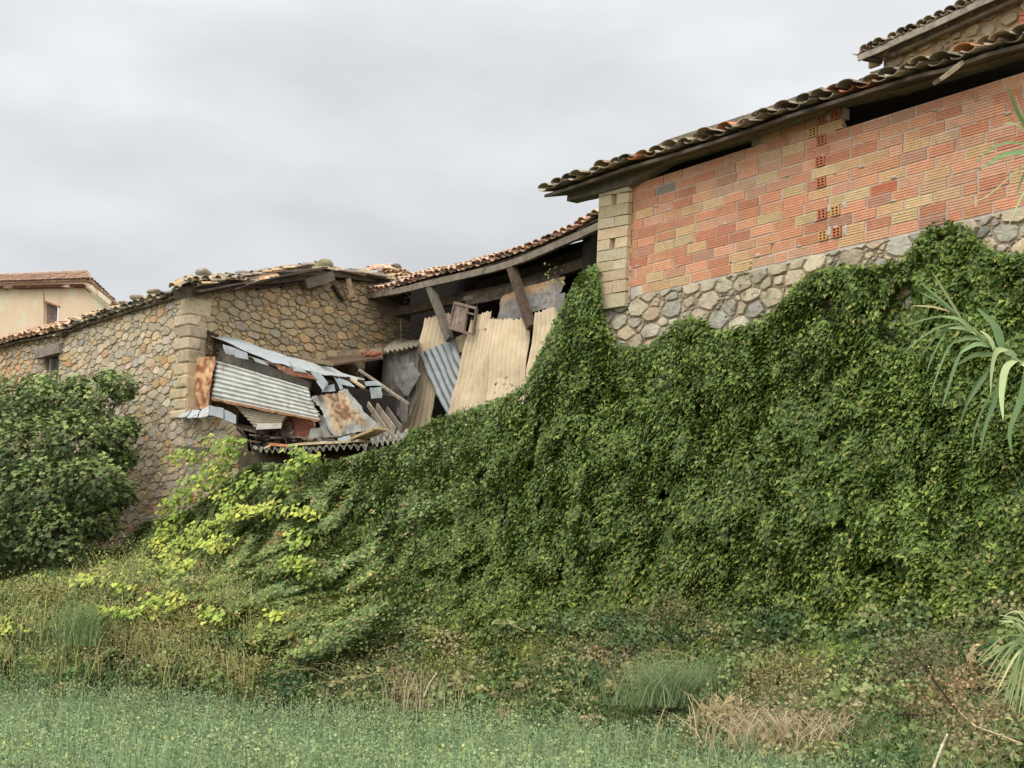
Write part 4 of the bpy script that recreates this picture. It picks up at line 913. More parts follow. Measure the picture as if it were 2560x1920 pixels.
T_IVY=([(0,0,0),(-.42,.3,.10),(-.22,.62,.04),(0,1,-.12),(.22,.62,.04),(.42,.3,.10),(0,.35,-.05)],[(0,6,1),(1,6,2),(2,6,3),(3,6,4),(4,6,5),(5,6,0)])
T_SM=([(0,0,0),(-.34,.45,.08),(0,1,-.08),(.34,.45,.08)],[(0,2,1),(0,3,2)])
T_FIG=([(0,0,0),(-.45,.12,.06),(-.5,.5,.1),(-.2,.45,0),(-.32,.9,.05),(0,.62,-.03),(0,1.08,-.12),(.32,.9,.05),(.2,.45,0),(.5,.5,.1),(.45,.12,.06)],[(0,3,1),(1,3,2),(0,5,3),(3,5,4),(4,5,6),(6,5,7),(7,5,8),(8,5,0),(8,0,9),(9,0,10)])
T_VINE=([(0,0,0),(-.5,.05,.08),(-.55,.5,.02),(-.25,.8,.06),(0,1,-.06),(.25,.8,.06),(.55,.5,.02),(.5,.05,.08),(0,.4,-.06)],[(0,8,1),(1,8,2),(2,8,3),(3,8,4),(4,8,5),(5,8,6),(6,8,7),(7,8,0)])
def pick(n,pal,w,var=.22):
    pal=np.array(pal); w=np.array(w,float); i=rng.choice(len(pal),n,p=w/w.sum()); return pal[i]*(1+rng.uniform(-var,var,(n,1)))*(1+rng.uniform(-.05,.05,(n,3)))
GK=1.0
front=-np.array([A.N.x,A.N.y,0])
def normals(n,up=.7,fr_=1.0,sp=.75):
    return front[None]*fr_+np.array([0,0,up])[None]+rng.normal(size=(n,3))*sp
# soil bank under the growth
U_=np.linspace(-380,2980,110); rows_=[]
for j in range(30):
    t=j/29; v=v_top(U_)+40+ (v_f(U_)+30-v_top(U_)-40)*t; rows_.append(surf(U_,v,-.55 if j else -.9))
G=np.concatenate(rows_); nU=len(U_)
fb_=np.array([(j*nU+i,j*nU+i+1,(j+1)*nU+i+1,(j+1)*nU+i) for j in range(29) for i in range(nU-1)])
mk('bank',G,fb_,np.tile(np.array(S(44,42,26)),(len(G),1)),SOIL,kind='structure')
# --- ivy curtain on the right
def creeper(n,ulo,uhi,edge_soft,densfn):
    u=rng.uniform(ulo,uhi,n*3); v=v_top(u)-10+rng.random(n*3)*(v_i(u)+90-v_top(u)+10)
    w=densfn(u,v); k=rng.random(n*3)<w; return u[k],v[k]
def wxy(P): return (P[:,:2]-Ov)@np.array([A.L.x,A.L.y]), P[:,2]
split=pl_([(1000,1010),(1100,1000),(1600,900),(1700,860)])      # u where bramble gives way to ivy, by v
def d_ivy(u,v): return 1/(1+np.exp(-(u-split(v))/45))*np.clip(1.0-(v-v_i(u)+20)/110,0,1)
u,v=creeper(112000,850,2800,1,d_ivy)
P0=surf(u,v); a_,z_=wxy(P0)
bul=fbm(a_*.55,z_*.7)*.28+fbm(a_*2.8+5,z_*2.8)*.2-.24
lay=rng.random(len(u))**1.6
edge=np.clip((v-v_top(u))/60,0.15,1)
gapn=vnoise(a_*2.2+30,z_*1.7); keep=(gapn>.12)|(lay>.45)
P=surf(u,v,bul*1.1*edge-lay*.34)
P[:,2]+=rng.normal(size=len(P))*.03
dead=vnoise(a_*.9+11,z_*.9+40)
col=pick(len(P),[S(88,108,46),S(104,122,52),S(72,94,42),S(126,142,64),S(142,148,68),S(150,142,82)],[5,4.5,4,1.8,.6,.25])
hue=fbm(a_*.35+2,z_*.35+8)[:,None]; lowy=np.clip((v-1350)/350,0,1)[:,None]
col=col*(.80+.5*hue)*(.78+.44*vnoise(a_*5+7,z_*5+2)[:,None])*np.where(lowy>0,1+lowy*np.array([.42,.22,-.05]),1)
sz=rng.uniform(.045,.095,len(P))*(.8+.4*vnoise(a_*3,z_*3+30))*(1-.25*np.clip((1500-u)/600,0,1))
def field(a_,z_,f,o): return np.stack([vnoise(a_*f+o,z_*f)-.5,vnoise(a_*f,z_*f+o)-.5,vnoise(a_*f+o+3,z_*f+8)-.5],1)
nr_=normals(len(P),.9,1.0,.42)+field(a_,z_,4.5,21)*1.7
k=keep; leaves('ivy',P[k],nr_[k],sz[k],col[k],T_IVY,down=1.0,label='dense dark green ivy curtain covering the wall under the brick barn',cat='ivy',kind='stuff')
# creeping tips over the stones and into the opening
# --- bramble bank in the middle left
def d_br(u,v): return 1/(1+np.exp((u-split(v))/45))*np.clip(1.0-(v-v_i(u)-30)/90,0,1)*(v>v_top(u)-8)
u,v=creeper(130000,-380,1150,1,d_br)
P0=surf(u,v); a_,z_=wxy(P0)
bul=fbm(a_*.5+20,z_*.6)*.8+fbm(a_*1.7+15,z_*2.0)*.3-.5
lay=rng.random(len(u))**1.6; edge=np.clip((v-v_top(u))/60,0.15,1)
b2=fbm(a_*2.4+9,z_*3.0+4)-.5; P=surf(u,v,(bul*1.2+b2*.5)*edge-lay*.42)
col=pick(len(P),[S(92,112,58),S(108,124,66),S(76,96,48),S(128,142,78),S(142,140,78),S(152,132,90)],[5,4,4,2.2,1.2,.8])
hue=fbm(a_*.4+22,z_*.4+3)[:,None]; low=np.clip((v-1330)/200,0,1)[:,None]*np.clip((vnoise(a_*.6+3,z_*.9)[:,None]-.35)*3,0,1)
col=col*(.8+.5*hue)*(.7+.6*vnoise(a_*4+17,z_*5+2)[:,None])*(1+low*np.array([.5,.28,.0]))
leaves('bramble',P,normals(len(P),1.1,.8,.5)+field(a_,z_,3.5,41)*2.4,rng.uniform(.045,.09,len(P)),col,T_SM,down=.5,label='fine leaved bramble bank sloping down from the collapsed shed',cat='bramble',kind='stuff',aspect=1.3)
# --- weeds and dry growth between creepers and field
def scatter_band(n,ulo,uhi,lo,hi):
    u=rng.uniform(ulo,uhi,n); t=rng.uniform(lo,hi,n); v=np.where(t<0,v_i(u)+t*120,v_i(u)+t*(v_f(u)+25-v_i(u))); return u,v
PATCH=[(60,1480,130,60,(158,156,88)),(220,1490,120,60,(160,154,100)),(330,1600,120,50,(160,146,100)),(440,1560,110,45,(164,154,92)),(700,1600,130,30,(148,148,84)),(620,1690,80,28,(176,160,100)),(1010,1640,45,50,(152,134,104)),(1030,1740,38,40,(146,124,96)),(1130,1680,110,30,(156,150,92)),(1380,1640,120,30,(146,142,84)),(1560,1650,60,35,(154,134,104)),(1700,1560,60,40,(136,128,88)),(1960,1700,90,45,(156,144,96)),(1960,1820,90,35,(162,144,112)),(2330,1650,90,40,(132,124,92)),(2400,1740,80,30,(162,138,98)),(2480,1850,80,60,(152,138,98)),(830,1640,110,30,(146,142,84))]
def patchcol(u,v,base):
    out_=base.copy()
    for (x,y,ru,rv,c) in PATCH:
        w=np.exp(-(((u-x)/ru/1.35)**2+((v-y)/rv/1.25)**2))*np.clip((vnoise(u/26+x,v/13)-.22)*2.6,0,1); w=w[:,None]*(rng.random((len(u),1))<.72); out_=out_*(1-w)+np.array(S(*c))[None]*w
    return out_
u,v=scatter_band(72000,-380,2900,-.5,1.02); P=surf(u,v); a_,z_=wxy(P)
bul=(fbm(a_*.8+50,z_*1.2+P[:,1]*.5)-.45); P[:,2]+=bul*.55-rng.random(len(P))*.22
col=patchcol(u,v,pick(len(P),[S(90,112,64),S(106,122,72),S(72,92,54),S(130,132,80),S(118,134,90)],[4,4,3,2,1.5]))*(1+rng.uniform(-.25,.25,(len(u),1)))
leaves('weeds',P,normals(len(P),1.3,.6,.9),rng.uniform(.035,.085,len(P)),col,T_SM,down=-.2,label='low tangled green weeds between the ivy foot and the field',cat='weeds',kind='stuff',aspect=.9)
# leafy mounds giving the weeds their structure
nm=620; uu,vv=scatter_band(nm,-380,2900,-.35,1.0); Pm=surf(uu,vv); L1_=[];N1_=[];C1_=[];S1_=[]
mp_=np.array([S(104,126,62),S(78,104,56),S(120,134,74),S(150,148,92),S(164,150,106),S(88,112,70),S(132,146,84)])
for i in range(nm):
    R_=rng.uniform(.14,.42); k=int(420*R_); d=rng.normal(size=(k,3)); d/=np.linalg.norm(d,axis=1,keepdims=True); d[:,2]=np.abs(d[:,2])*.9-.15
    L1_.append(Pm[i][None]+np.array([0,0,-.08])[None]+d*R_*rng.uniform(.6,1,(k,1))*np.array([1.1,1.1,rng.uniform(.7,1.3)])[None]); N1_.append(d+rng.normal(size=(k,3))*.5)
    c=mp_[rng.choice(7,p=[.2,.16,.17,.14,.10,.11,.12])]; C1_.append(c[None]*(.75+.4*np.clip(d[:,2:3]+.2,0,1))*(1+rng.uniform(-.22,.22,(k,1)))); S1_.append(np.full(k,rng.uniform(.04,.10))*rng.uniform(.7,1.2,k))  # shading put into the colour: mound tops lighter, lower leaves darker
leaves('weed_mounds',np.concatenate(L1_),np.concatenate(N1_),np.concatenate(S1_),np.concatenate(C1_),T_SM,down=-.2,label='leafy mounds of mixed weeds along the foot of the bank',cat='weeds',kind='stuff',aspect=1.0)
# fallen stems lying over the weeds
sb2=MB()
for i in range(150):
    a=random.uniform(-200,2700); t=random.uniform(-.2,.9); b_=v_i(a)+t*(v_f(a)-v_i(a)) if t>0 else v_i(a)+t*200; dx=random.uniform(40,130)*random.choice((-1,1)); dy=random.uniform(-35,20)
    Pt=surf(np.array([a,a+dx*.5,a+dx]),np.array([b_,b_+dy*.5-8,b_+dy]),random.uniform(.1,.35)); sb2.tube([Vector(p) for p in Pt],random.uniform(.003,.007),jit(random.choice([S(178,164,118),S(150,146,86),S(120,100,78),S(140,150,88)]),.15),4)
sb2.build('fallen_stems',DRYM,label='fallen straw and green stems lying across the weeds',cat='stems',kind='stuff')
# grass blades and stalks
def blades(name,base,h,lean,w,col,label,cat,material=DRYM,curve=.5,**kw):
    n=len(base); d=rng.normal(size=(n,3)); d[:,2]=0; d/=np.linalg.norm(d,axis=1,keepdims=True); tip=d*lean[:,None]; sidev=np.cross(d,np.array([0,0,1.0]))*.6+np.array([CR.x,CR.y,0])[None]*.6
    sidev/=np.linalg.norm(sidev,axis=1,keepdims=True); V=np.zeros((n,7,3)); up_=np.array([0,0,1.0])
    for k,(t,ww) in enumerate(((0,1),(.4,.8),(.75,.5))):
        c=base+up_[None]*(h*t)[:,None]*(1-.15*curve*t)+tip*(t**2)
        V[:,2*k]=c-sidev*(w*ww)[:,None]; V[:,2*k+1]=c+sidev*(w*ww)[:,None]
    V[:,6]=base+up_[None]*(h*(1-.3*curve))[:,None]+tip*1.1
    f=np.array([(0,1,3),(0,3,2),(2,3,5),(2,5,4),(4,5,6)]); Fi=(np.arange(n)[:,None,None]*7+f[None]).reshape(-1,3)
    return mk(name,V.reshape(-1,3),Fi,np.repeat(col,7,axis=0),material,label=label,cat=cat,**kw)
u,v=scatter_band(26000,-380,2900,-.35,1.0); cl_=vnoise(u/60,v/28)+.25*vnoise(u/17,v/9); k=cl_>.52; u,v=u[k],v[k]
P=surf(u,v); P[:,2]-=.28
col=patchcol(u,v,pick(len(P),[S(104,122,66),S(130,136,84),S(160,148,100),S(90,112,64)],[4,3,1.6,4]))*(1+rng.uniform(-.25,.25,(len(u),1)))
blades('grass',P,rng.uniform(.25,.62,len(P)),rng.uniform(.05,.4,len(P)),rng.uniform(.003,.007,len(P)),col,'mixed green and straw grass along the foot of the bank','grass',kind='stuff')
# umbels and seed heads making the dry patches
pp=[];pc=[];
for (x,y,ru,rv,c) in PATCH:
    n=int(ru*rv*.5); uu=x+rng.normal(size=n)*ru*.8; vv=y+rng.normal(size=n)*rv*.7; kk_=vnoise(uu/24+x,vv/12)>.42; uu=uu[kk_]; vv=vv[kk_]; n=len(uu); pp.append(np.stack([uu,vv],1)); pc.append(np.tile(np.array(S(*c)),(n,1))*(1+rng.uniform(-.35,.3,(n,1))))
pp=np.concatenate(pp); pc=np.concatenate(pc); P=surf(pp[:,0],pp[:,1]); P[:,2]+=rng.uniform(-.05,.22,len(P)); P+=front[None]*rng.uniform(-.1,.25,len(P))[:,None]
leaves('seed_heads',P,rng.normal(size=(len(P),3)),rng.uniform(.025,.055,len(P)),pc,T_SM,down=-.5,material=DRYM,label='brown and straw seed heads in patches above the field edge',cat='seed heads',kind='stuff')
# named clumps
def clump(name,cu,cv,n,h,lean,wd,cols_,label,cat,spread=.25,bias=(0,0)):
    b=surf(np.array([float(cu)]),np.array([float(cv)]),.35)[0]; B=b[None]+np.stack([rng.normal(size=n)*spread,rng.normal(size=n)*spread*.5,np.full(n,-.10)],1)
    c=np.array([S(*cols_[i]) for i in rng.integers(0,len(cols_),n)])*(1+rng.uniform(-.2,.2,(n,1)))
    nn=n; d=rng.normal(size=(nn,3))*.5+np.array([bias[0],-.3,bias[1]])[None]; 
    hh=rng.uniform(.6,1,nn)*h; ll=rng.uniform(.3,1,nn)*lean
    return blades(name,B,hh,ll,rng.uniform(.5,1,nn)*wd,c,label,cat)
clump('grass_clump',200,1600,220,1.0,.5,.009,[(104,128,76),(124,142,92)],'tall green grass clump at the left above the field','grass')
clump('grass_clump',1700,1745,520,.8,.75,.007,[(120,138,92),(104,124,80),(136,148,104)],'arching feathery green clump right of the brown heads','grass',spread=.4)
clump('dry_clump',1805,1800,90,.5,.4,.010,[(188,168,126),(172,150,110)],'pale straw stalks fanning up from the field edge','straw',spread=.12)
clump('dry_clump',1975,1850,260,.5,.6,.008,[(172,150,114),(188,170,132),(150,128,98)],'pinkish dry stalk heap at the lower right','straw',spread=.42)
clump('dry_clump',1060,1760,60,.8,.25,.005,[(190,176,136)],'few tall pale stalks beside the brown heads','straw',spread=.3)
def stemthing(pts,w_,c,lb,lift):
    P_=surf(np.array([p[0] for p in pts]),np.array([p[1] for p in pts]),lift); mb=MB(); mb.tube([Vector(p) for p in P_],w_,c,5); mb.build('dead_stem',WOOD,label=lb,cat='stem')
stemthing([q(12,410,1180),q(12,560,1380),q(12,700,1560),q(12,800,1640)],.011,S(52,42,34),'long dark dead stem leaning in the lower right weeds',.7)
stemthing([q(12,140,1608),q(12,330,1612),q(12,500,1620)],.010,S(64,48,38),'short dark dead stem lying level in the lower right weeds',.6)
stemthing([q(8,1740,1085),q(8,1780,980),q(8,1812,910)],.010,S(190,176,140),'pale upright dry stem near the bottom right',1.2)
stemthing([q(8,1840,760),q(8,1960,870),q(8,2100,920),q(8,2200,960)],.009,S(186,166,130),'long pale bent stalk at the bottom right corner',.7)
stemthing([q(11,2130,810),q(11,2160,740),q(11,2195,690)],.010,S(196,180,140),'thin pale stalk beside the brown heads near centre',.6)
# --- fig tree
DO=np.array([D.O.x,D.O.y,0]); 
fr_front=-np.array([D.N.x,D.N.y,0])
fig=E('fig_tree', D.px(120,1460,-1.4), 'large dark green fig tree growing against the stone barn at left', 'tree')
blobs=[(-70,1040,105,2.0),(35,1020,85,2.0),(130,1005,75,1.9),(215,1020,66,1.7),(300,965,42,1.2),(262,945,24,1.1),(-60,1190,120,2.6),(60,1130,105,2.5),(190,1100,85,2.3),(285,1090,52,1.5),(310,1150,34,1.2),(110,1240,105,2.8),(230,1200,80,2.5),(295,1230,45,1.7),(20,1330,95,3.0),(150,1340,85,2.8),(240,1300,55,2.2),(-80,1340,110,3.0),(90,970,40,1.9),(190,965,34,1.8),(320,1065,26,1.2)]
Pn=[];Nr=[];Sz=[];Cc=[];wp=MB()
base=Vector(D.px(130,1470,-1.4))
for (bu,bv,br,bo) in blobs:
    c=np.array(D.px(bu,bv,-bo)); R_=br/3700*np.hypot(c[0],c[1]); n=int(950*(R_/.8)**2)+120
    d=rng.normal(size=(n,3)); d/=np.linalg.norm(d,axis=1,keepdims=True); rr=R_*(rng.uniform(.55,1.0,n)**.5)*(1+.22*(vnoise(d[:,0]*3+bu,d[:,2]*3+bv)-.5)*2)
    p=c[None]+d*rr[:,None]*np.array([1.0,1.0,.85])[None]; tw=rng.integers(0,max(3,n//7),n); cen=rng.normal(size=(n,3))*R_*.10; p+=cen[tw]
    Pn.append(p); Nr.append(d*.7+np.array([0,0,.9])[None]+fr_front[None]*.3+rng.normal(size=(n,3))*.45); Sz.append(rng.uniform(.07,.135,n))
    topness=np.clip((d[:,2]+.2),0,1)[:,None]  # lobe tops painted brighter and yellower, undersides darkened like shaded hollows
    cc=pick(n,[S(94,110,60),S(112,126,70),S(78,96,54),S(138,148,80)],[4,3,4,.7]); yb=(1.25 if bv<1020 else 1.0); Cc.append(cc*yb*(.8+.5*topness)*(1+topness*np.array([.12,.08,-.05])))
    # limb towards the lobe
    e=Vector(c); m1=base.lerp(e,.5)+Vector((random.uniform(-.2,.2),random.uniform(-.1,.2),.25)); wp.tube([base,base.lerp(m1,.5),m1,e],[.09,.07,.045,.015],S(120,112,98),6)
    for _ in range(5):
        d_=Vector(rng.normal(size=3)).normalized(); wp.tube([m1.lerp(e,random.uniform(.4,1)),e+d_*R_*.8],[.02,.006],S(126,118,100),5)
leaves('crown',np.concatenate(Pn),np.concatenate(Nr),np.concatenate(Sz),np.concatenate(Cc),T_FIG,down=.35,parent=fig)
gz=surf(np.array([130.]),np.array([1470.]))[0]
wp.tube([base-UP*2.5,base-UP*1.0+Vector((.1,0,0)),base],[.17,.14,.11],S(116,108,94),8)
wp.build('trunk',WOOD,fig)
# --- grape vine with yellowing leaves
gv=E('grape_vine', Vector(surf(np.array([470.]),np.array([1330.]))[0]), 'bright yellow green grape vine trailing over the bramble bank', 'vine')
VP=[[(1350,470),(1430,560),(1480,470),(1500,560),(1380,640),(1300,700),(1220,740),(1190,800),(1110,870),(1060,900)],[(1400,600),(1460,680),(1300,760),(1180,850),(1120,930),(1080,1010),(1050,1080),(1010,1090)],[(1860,530),(1900,580),(1980,590),(1880,640),(1790,680),(1740,730),(1800,780)],[(1380,780),(1440,820),(1490,880),(1480,940),(1380,960),(1300,990),(1230,1040),(1200,1090),(1120,1130),(1060,1190)],[(1500,900),(1580,900),(1680,890),(1720,920)],[(1850,890),(1920,900),(2010,920)],[(1250,1100),(1330,1080),(1400,1130),(1440,1040)],[(1010,1180),(1070,1250),(1150,1260),(1220,1190),(1120,1330),(1060,1310)],[(1190,1370),(1190,1430),(1140,1480)],[(1040,1400),(1050,1480),(950,1490),(870,1500),(800,1490),(750,1480)],[(960,1290),(900,1340),(840,1330)],[(1880,1010),(1910,1090)],[(1810,1200),(1930,1200),(1890,1260)],[(600,1320),(660,1290),(710,1260)],[(320,1270),(410,1280)],[(690,920),(640,960),(720,1000)],[(740,1190),(760,1200)],[(1100,610),(1180,570),(1260,550)],[(1640,690),(1560,740),(1540,790)],[(1350,1480),(1450,1550)],[(1740,1530),(1800,1500)],[(90,1560),(150,1550)],[(180,1640),(260,1620)],[(1230,600),(1290,560)],[(800,1280),(810,1310)],[(1740,850),(1760,880)]]
pu=[];vs_=MB()
for path in VP:
    pts=[q(7,x,y) for x,y in path]
    if path[0] in ((180,1640),): pts=[q(7,x,y-40) for x,y in path]
    for i in range(len(pts)-1):
        L_=math.dist(pts[i],pts[i+1]); n=int(L_*1.2)+4
        t=rng.random(n); pu.append(np.stack([pts[i][0]+(pts[i+1][0]-pts[i][0])*t+rng.normal(size=n)*9,pts[i][1]+(pts[i+1][1]-pts[i][1])*t+rng.normal(size=n)*8],1))
    Pt=surf(np.array([p[0] for p in pts]),np.array([p[1] for p in pts]),.28); vs_.tube([Vector(p) for p in Pt],.008,S(124,108,70),4)
pu=np.concatenate(pu); P=surf(pu[:,0],pu[:,1],0); P+=front[None]*rng.uniform(.22,.62,len(P))[:,None]
yel=vnoise(pu[:,0]/45,pu[:,1]/35)[:,None]
col=np.array(S(146,172,72))[None]*(1-yel)+np.array(S(200,200,86))[None]*yel; col=col*(1+rng.uniform(-.3,.15,(len(P),1)))
up_r=(pu[:,1]<1240)[:,None]; col=np.where(up_r & (rng.random((len(P),1))<.45), np.array(S(120,150,60))[None],col)
leaves('foliage',P,normals(len(P),.9,1.1,.45),rng.uniform(.06,.115,len(P)),col,T_VINE,down=.9,parent=gv)
vs_.build('stem',WOOD,gv)
# a few autumn red leaves
ru_=np.array([(693,1338),(700,1345),(680,1355),(672,1262),(668,1268),(760,1215),(850,1262),(342,1465),(500,1405),(330,1470),(635,1180),(690,1362),(705,1335)],float); n=len(ru_)*4
ru_=np.repeat(ru_,4,axis=0)+rng.normal(size=(n,2))*7; P=surf(ru_[:,0],ru_[:,1],.35)
leaves('autumn_leaves',P,normals(n,.8,1,.5),rng.uniform(.05,.09,n),pick(n,[S(168,92,60),S(150,104,70)],[1,1]),T_SM,down=.6,label='scattered rust red creeper leaves on the bramble bank',cat='leaves',kind='stuff')
# --- ferny sprigs growing out of the walls
def sprig(name,c,n,R_,label,cols_,parent=None):
    c=np.array(c); d=rng.normal(size=(n,3)); p=c[None]+d*R_; mk_=pick(n,cols_,[1]*len(cols_))
    return leaves(name,p,normals(n,.8,1,.7),rng.uniform(.04,.08,n),mk_,T_SM,down=-.4,label=label,cat='plant',kind='stuff')
sprig('wall_plant',A.px(*q(4,235,1090),2.5),40,.16,'pale sprig growing from the barn wall beam',[S(150,150,90),S(130,140,80)])
sprig('wall_plant',A.px(*q(4,1620,1190),-.1),90,.22,'small weed on the rubble base under the bricks',[S(96,118,72),S(84,104,64)])
sprig('wall_plant',A.px(*q(2,975,1245),1.2),36,.16,'thin shoot standing before the cream sheets',[S(84,104,60)])
# --- alfalfa field
n=17000
u=rng.uniform(-330,2900,n); lo=v_f(u)-14; v=lo+(2150-lo)*rng.random(n)**1.05
r=rays(u,v); t=(.42-CZ)/r[:,2]; B=r*t[:,None]; B[:,2]=0
hgt=.26+.22*fbm(B[:,0]*1.3,B[:,1]*.9)+.16*vnoise(B[:,0]*3.5,B[:,1]*3.5)+rng.uniform(-.08,.13,n)
m_=26; K_=n*m_
tt=rng.uniform(.12,1,(n,m_))**.8; ld=rng.normal(size=(n,2))*.09
px_=B[:,None,:]+np.stack([ld[:,None,0]*tt+rng.normal(size=(n,m_))*.045,ld[:,None,1]*tt+rng.normal(size=(n,m_))*.045,hgt[:,None]*tt],2)
P=px_.reshape(-1,3)
bc=pick(n,[S(130,149,101),S(117,137,92),S(145,157,104),S(158,164,96),S(107,127,86)],[4,4,3,1.5,3],.14)
pn=fbm(B[:,0]*.25+9,B[:,1]*.25)[:,None]; bc=bc*(.7+.6*pn)
col=np.repeat(bc,m_,axis=0)*(1+rng.uniform(-.18,.22,(K_,1))); 
fl=rng.random(K_)<.006; col[fl]=np.array(S(206,200,110))
leaves('alfalfa',P,np.array([0,-.35,.6])[None]+rng.normal(size=(K_,3))*.8,rng.uniform(.020,.042,K_),col,T_SM,down=-.4,label='blue green alfalfa crop filling the foreground field',cat='crop',kind='stuff',aspect=1.2)
# under-canopy sheet
gx=np.linspace(-16,12,57); gy=np.linspace(8,34,53); X,Y=np.meshgrid(gx,gy); Z=.22+.04*np.sin(X*3)*np.cos(Y*2.3); V=np.stack([X.ravel(),Y.ravel(),Z.ravel()],1)
dd=-((V[:,:2]-Ov)@Nn); keep=dd>4.5
fi=[(j*57+i,j*57+i+1,(j+1)*57+i+1,(j+1)*57+i) for j in range(52) for i in range(56) if keep[[j*57+i,j*57+i+1,(j+1)*57+i+1,(j+1)*57+i]].all()]
mk('crop_litter',V,np.array(fi),np.tile(np.array(S(70,88,58)),(len(V),1)),SOIL,label='shaded stems and litter under the alfalfa canopy',cat='undergrowth',kind='stuff')
# tall straw and yellow green weeds at the left, above the field
n=2300; u=rng.uniform(-380,640,n); t=rng.uniform(-.5,.95,n); v=np.where(t<0,v_i(u)+t*110,v_i(u)+t*(v_f(u)-v_i(u))); k=(vnoise(u/70+9,v/26)+rng.uniform(-.15,.15,n))>.48; u,v=u[k],v[k]; P=surf(u,v,.1); P[:,2]-=.15
blades('tall_weeds',P,rng.uniform(.35,.85,len(P)),rng.uniform(.05,.45,len(P)),rng.uniform(.004,.010,len(P)),pick(len(P),[S(160,158,98),S(176,162,112),S(128,142,80),S(150,156,86)],[3,2,2,3]),'tall straw coloured and yellow green weeds at the left','weeds',kind='stuff')
P2=P+np.stack([rng.normal(size=len(P))*.12,rng.normal(size=len(P))*.08,rng.uniform(.25,.7,len(P))],1); P2=np.repeat(P2,5,axis=0)+rng.normal(size=(len(P)*5,3))*.06
leaves('weed_tops',P2,rng.normal(size=(len(P2),3)),rng.uniform(.02,.05,len(P2)),pick(len(P2),[S(172,166,104),S(150,156,86),S(184,164,120)],[3,3,1.5]),T_SM,down=-.4,material=DRYM,label='feathery pale flower heads above the left weeds',cat='weeds',kind='stuff')
# pale stalks in the crop
n=1500; u=rng.uniform(-300,2700,n); v=v_f(u)+(2000-v_f(u))*rng.random(n); r=rays(u,v); t=(.3-CZ)/r[:,2]; B=r*t[:,None]; B[:,2]=.05
blades('crop_stalks',B,rng.uniform(.42,.7,n),rng.uniform(.02,.12,n),np.full(n,.003),pick(n,[S(176,168,120),S(128,150,100),S(110,136,96)],[1,2,2]),'thin pale stalks standing among the alfalfa','stalks',kind='stuff')
# upright shoots of the crop
n=11000; u=rng.uniform(-330,2850,n); v=v_f(u)-16+(2060-v_f(u))*rng.random(n); r=rays(u,v); t=(.40-CZ)/r[:,2]; B=r*t[:,None]; B[:,2]=.12+.1*vnoise(B[:,0]*3.5,B[:,1]*3.5)
blades('crop_shoots',B,rng.uniform(.22,.66,n)*(.75+.5*vnoise(B[:,0]*1.7+5,B[:,1]*1.7)),rng.uniform(.02,.18,n),rng.uniform(.003,.007,n),pick(n,[S(122,143,98),S(106,129,86),S(142,156,108),S(92,111,74)],[3,3,2,2]),'upright green shoots rising from the alfalfa','crop',material=LEAF,kind='stuff')
# --- giant reeds
def ribbon(pts,w,col,name,parent,fold=.25,twist=0):
    P_=[Vector(p) for p in pts]; n=14; out_=[]
    def cr(t):
        m_=len(P_)-1; x=min(t*m_,m_-1e-6); i=int(x); f=x-i; p0=P_[max(i-1,0)];p1=P_[i];p2=P_[i+1];p3=P_[min(i+2,m_)]
        return .5*((2*p1)+(-p0+p2)*f+(2*p0-5*p1+4*p2-p3)*f*f+(-p0+3*p1-3*p2+p3)*f**3)
    vs=[];fs=[];cs=[]
    for i in range(n+1):
        t=i/n; c=cr(t); d=(cr(min(t+.02,1))-cr(max(t-.02,0))).normalized(); side=d.cross(Vector((math.sin(twist),-1,.35+math.cos(twist)*.2))).normalized(); nn=side.cross(d)
        ww=w*.42*min(1,(.35+2.6*t))*(1-t**2.2)**.9+.0015
        vs+= [c-side*ww+nn*ww*fold, c, c+side*ww+nn*ww*fold]; k=.9+.2*t; cs+=[tuple(k*x for x in col)]*3
    for i in range(n): fs+=[(3*i,3*i+1,3*i+4,3*i+3),(3*i+1,3*i+2,3*i+5,3*i+4)]
    return mk(name,vs,fs,cs,LEAF,parent,True)
def reed(Y,stem,lvs,region,label,root,sw=.02):
    cvt=lambda x,y,k=0: atY(*q(region,x,y),Y+k)
    rt=E('giant_reed',root,label,'reed')
    mb=MB(); sp=[Vector(root)]+[cvt(*p) for p in stem]; mb.tube(sp,[.02]+[sw*lerp(1,.35,i/(len(stem))) for i in range(len(stem))],S(140,156,96),7); mb.build('stem',LEAF,rt)
    for i,(pts,w,c) in enumerate(lvs):
        k0=0; kk=random.uniform(-.25,.12); P_=[cvt(x,y,kk*j/(len(pts)-1)) for j,(x,y) in enumerate(pts)]; ribbon(P_,w,jit(S(*c),.06),'leaf',rt,twist=random.uniform(-.8,.8))
g1,g2,g3=(104,130,78),(128,152,94),(172,186,128)
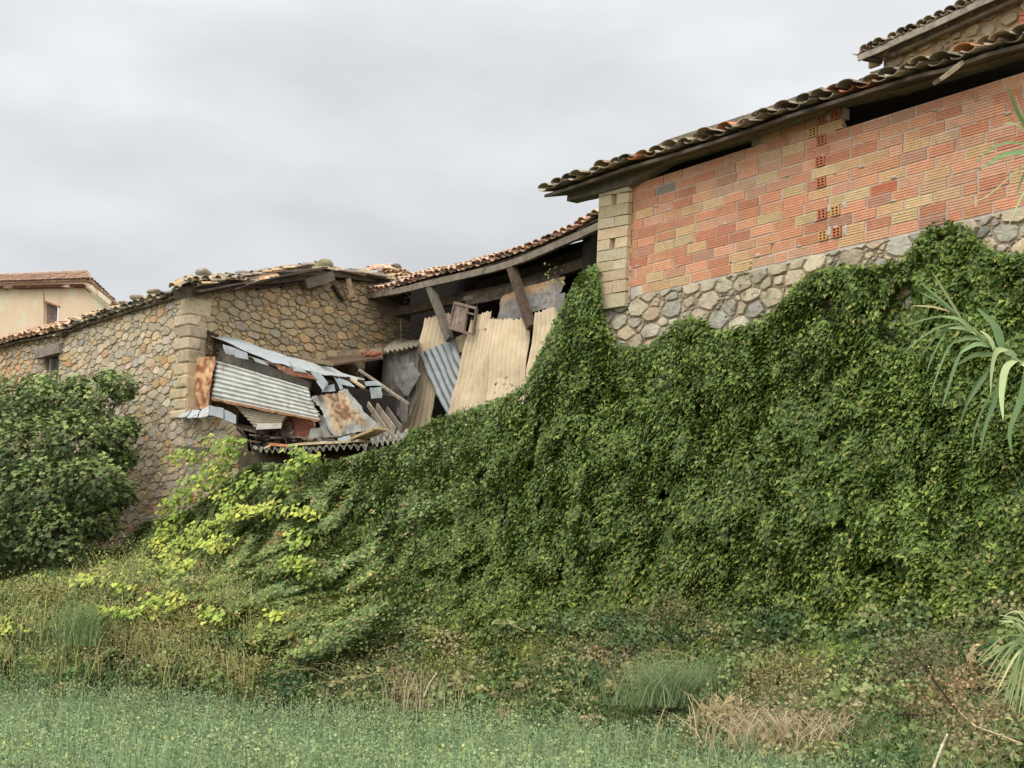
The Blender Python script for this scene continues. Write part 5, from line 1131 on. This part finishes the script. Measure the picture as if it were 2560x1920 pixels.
L1=[([(790,625),(700,480),(605,320)],.055,(150,150,100)),([(770,600),(650,490),(520,380)],.045,g1),([(740,580),(630,500),(510,440)],.045,g1),([(720,570),(600,538),(470,530)],.035,(168,158,104)),([(800,640),(650,600),(440,650)],.035,g1),([(790,640),(640,670),(500,760),(400,850)],.03,g1),([(800,660),(660,690),(530,850)],.03,g1),([(870,705),(770,620),(650,598)],.07,g2),([(890,715),(800,678),(700,675)],.06,g3),([(950,755),(840,738),(730,775)],.075,g2),([(985,795),(880,782),(775,840)],.075,g2),([(1010,850),(880,850),(755,915)],.08,g1),([(1050,815),(1000,660),(885,545)],.115,g1),([(1000,815),(965,740),(905,690)],.07,g3),([(1085,818),(1010,830),(980,960),(975,1110)],.075,g3),([(1150,880),(1075,940),(1048,1110),(1058,1270)],.095,g3),([(1180,880),(1215,960),(1170,1150),(1102,1340),(1115,1500)],.10,g1),([(990,920),(870,1060),(800,1220),(750,1390)],.05,g1),([(1050,940),(1000,1150),(940,1320),(910,1475)],.06,g1),([(1000,1080),(930,1190),(870,1350),(858,1500)],.03,g1),([(830,770),(760,880),(700,1060),(660,1190)],.04,g1),([(760,740),(690,830),(630,980),(580,1115)],.03,g1),([(700,680),(640,780),(590,880),(565,960)],.025,g1),([(1060,830),(1120,850),(1110,930)],.11,(112,134,84)),([(1170,900),(1230,930),(1192,970)],.10,g3),([(900,720),(960,760),(1000,810)],.05,g3),([(960,960),(880,1080),(820,1180)],.05,(88,108,66))]
reed(14.5,[(1500,1500),(1380,1130),(1250,960),(1130,870),(1000,800),(890,705),(790,620),(745,575)],L1,6,'giant reed arching in from the right edge over the ivy',(6.6,14.5,.0),.022)
L2=[([(1470,820),(1380,660),(1318,500)],.05,g1),([(1470,830),(1380,740),(1295,735)],.05,g2),([(1460,860),(1340,845),(1230,880),(1115,980)],.045,g1),([(1480,905),(1400,905),(1290,925),(1165,1005)],.09,g1),([(1480,930),(1380,1010),(1220,1150),(1120,1200)],.02,(168,170,120)),([(1470,1060),(1400,1180),(1330,1340)],.03,g3),([(1480,840),(1400,650),(1370,560)],.03,g1),([(1500,960),(1420,1040),(1380,1150)],.05,g2)]
reed(14.5,[(1750,1900),(1620,1300),(1520,1000),(1470,840)],L2,5,'second giant reed reaching in beside the brick wall at right edge',(6.4,14.5,0),.018)
L3=[]
for i in range(38):
    bx,by=2250+random.uniform(-30,40),430+random.uniform(-60,70); a=random.uniform(0,1); tx,ty=lerp(1975,2190,a**1.2)+random.uniform(-20,20),lerp(540,800,a)+random.uniform(-60,60)
    if random.random()<.2: tx,ty=2110+random.uniform(-40,60),280+random.uniform(-20,90)
    mx_,my_=(bx+tx)/2+random.uniform(-10,20),(by+ty)/2-random.uniform(30,80); L3.append(([(bx,by),(mx_,my_),(tx,ty)],random.uniform(.015,.03),random.choice([(156,172,108),(136,156,96),(180,186,124),(120,142,84)])))
reed(13.0,[(2330,900),(2290,640),(2255,430)],L3,8,'drooping pale green reed tuft at the lower right edge',(atY(2610,1900,13.0).x,13.0,0),.02)
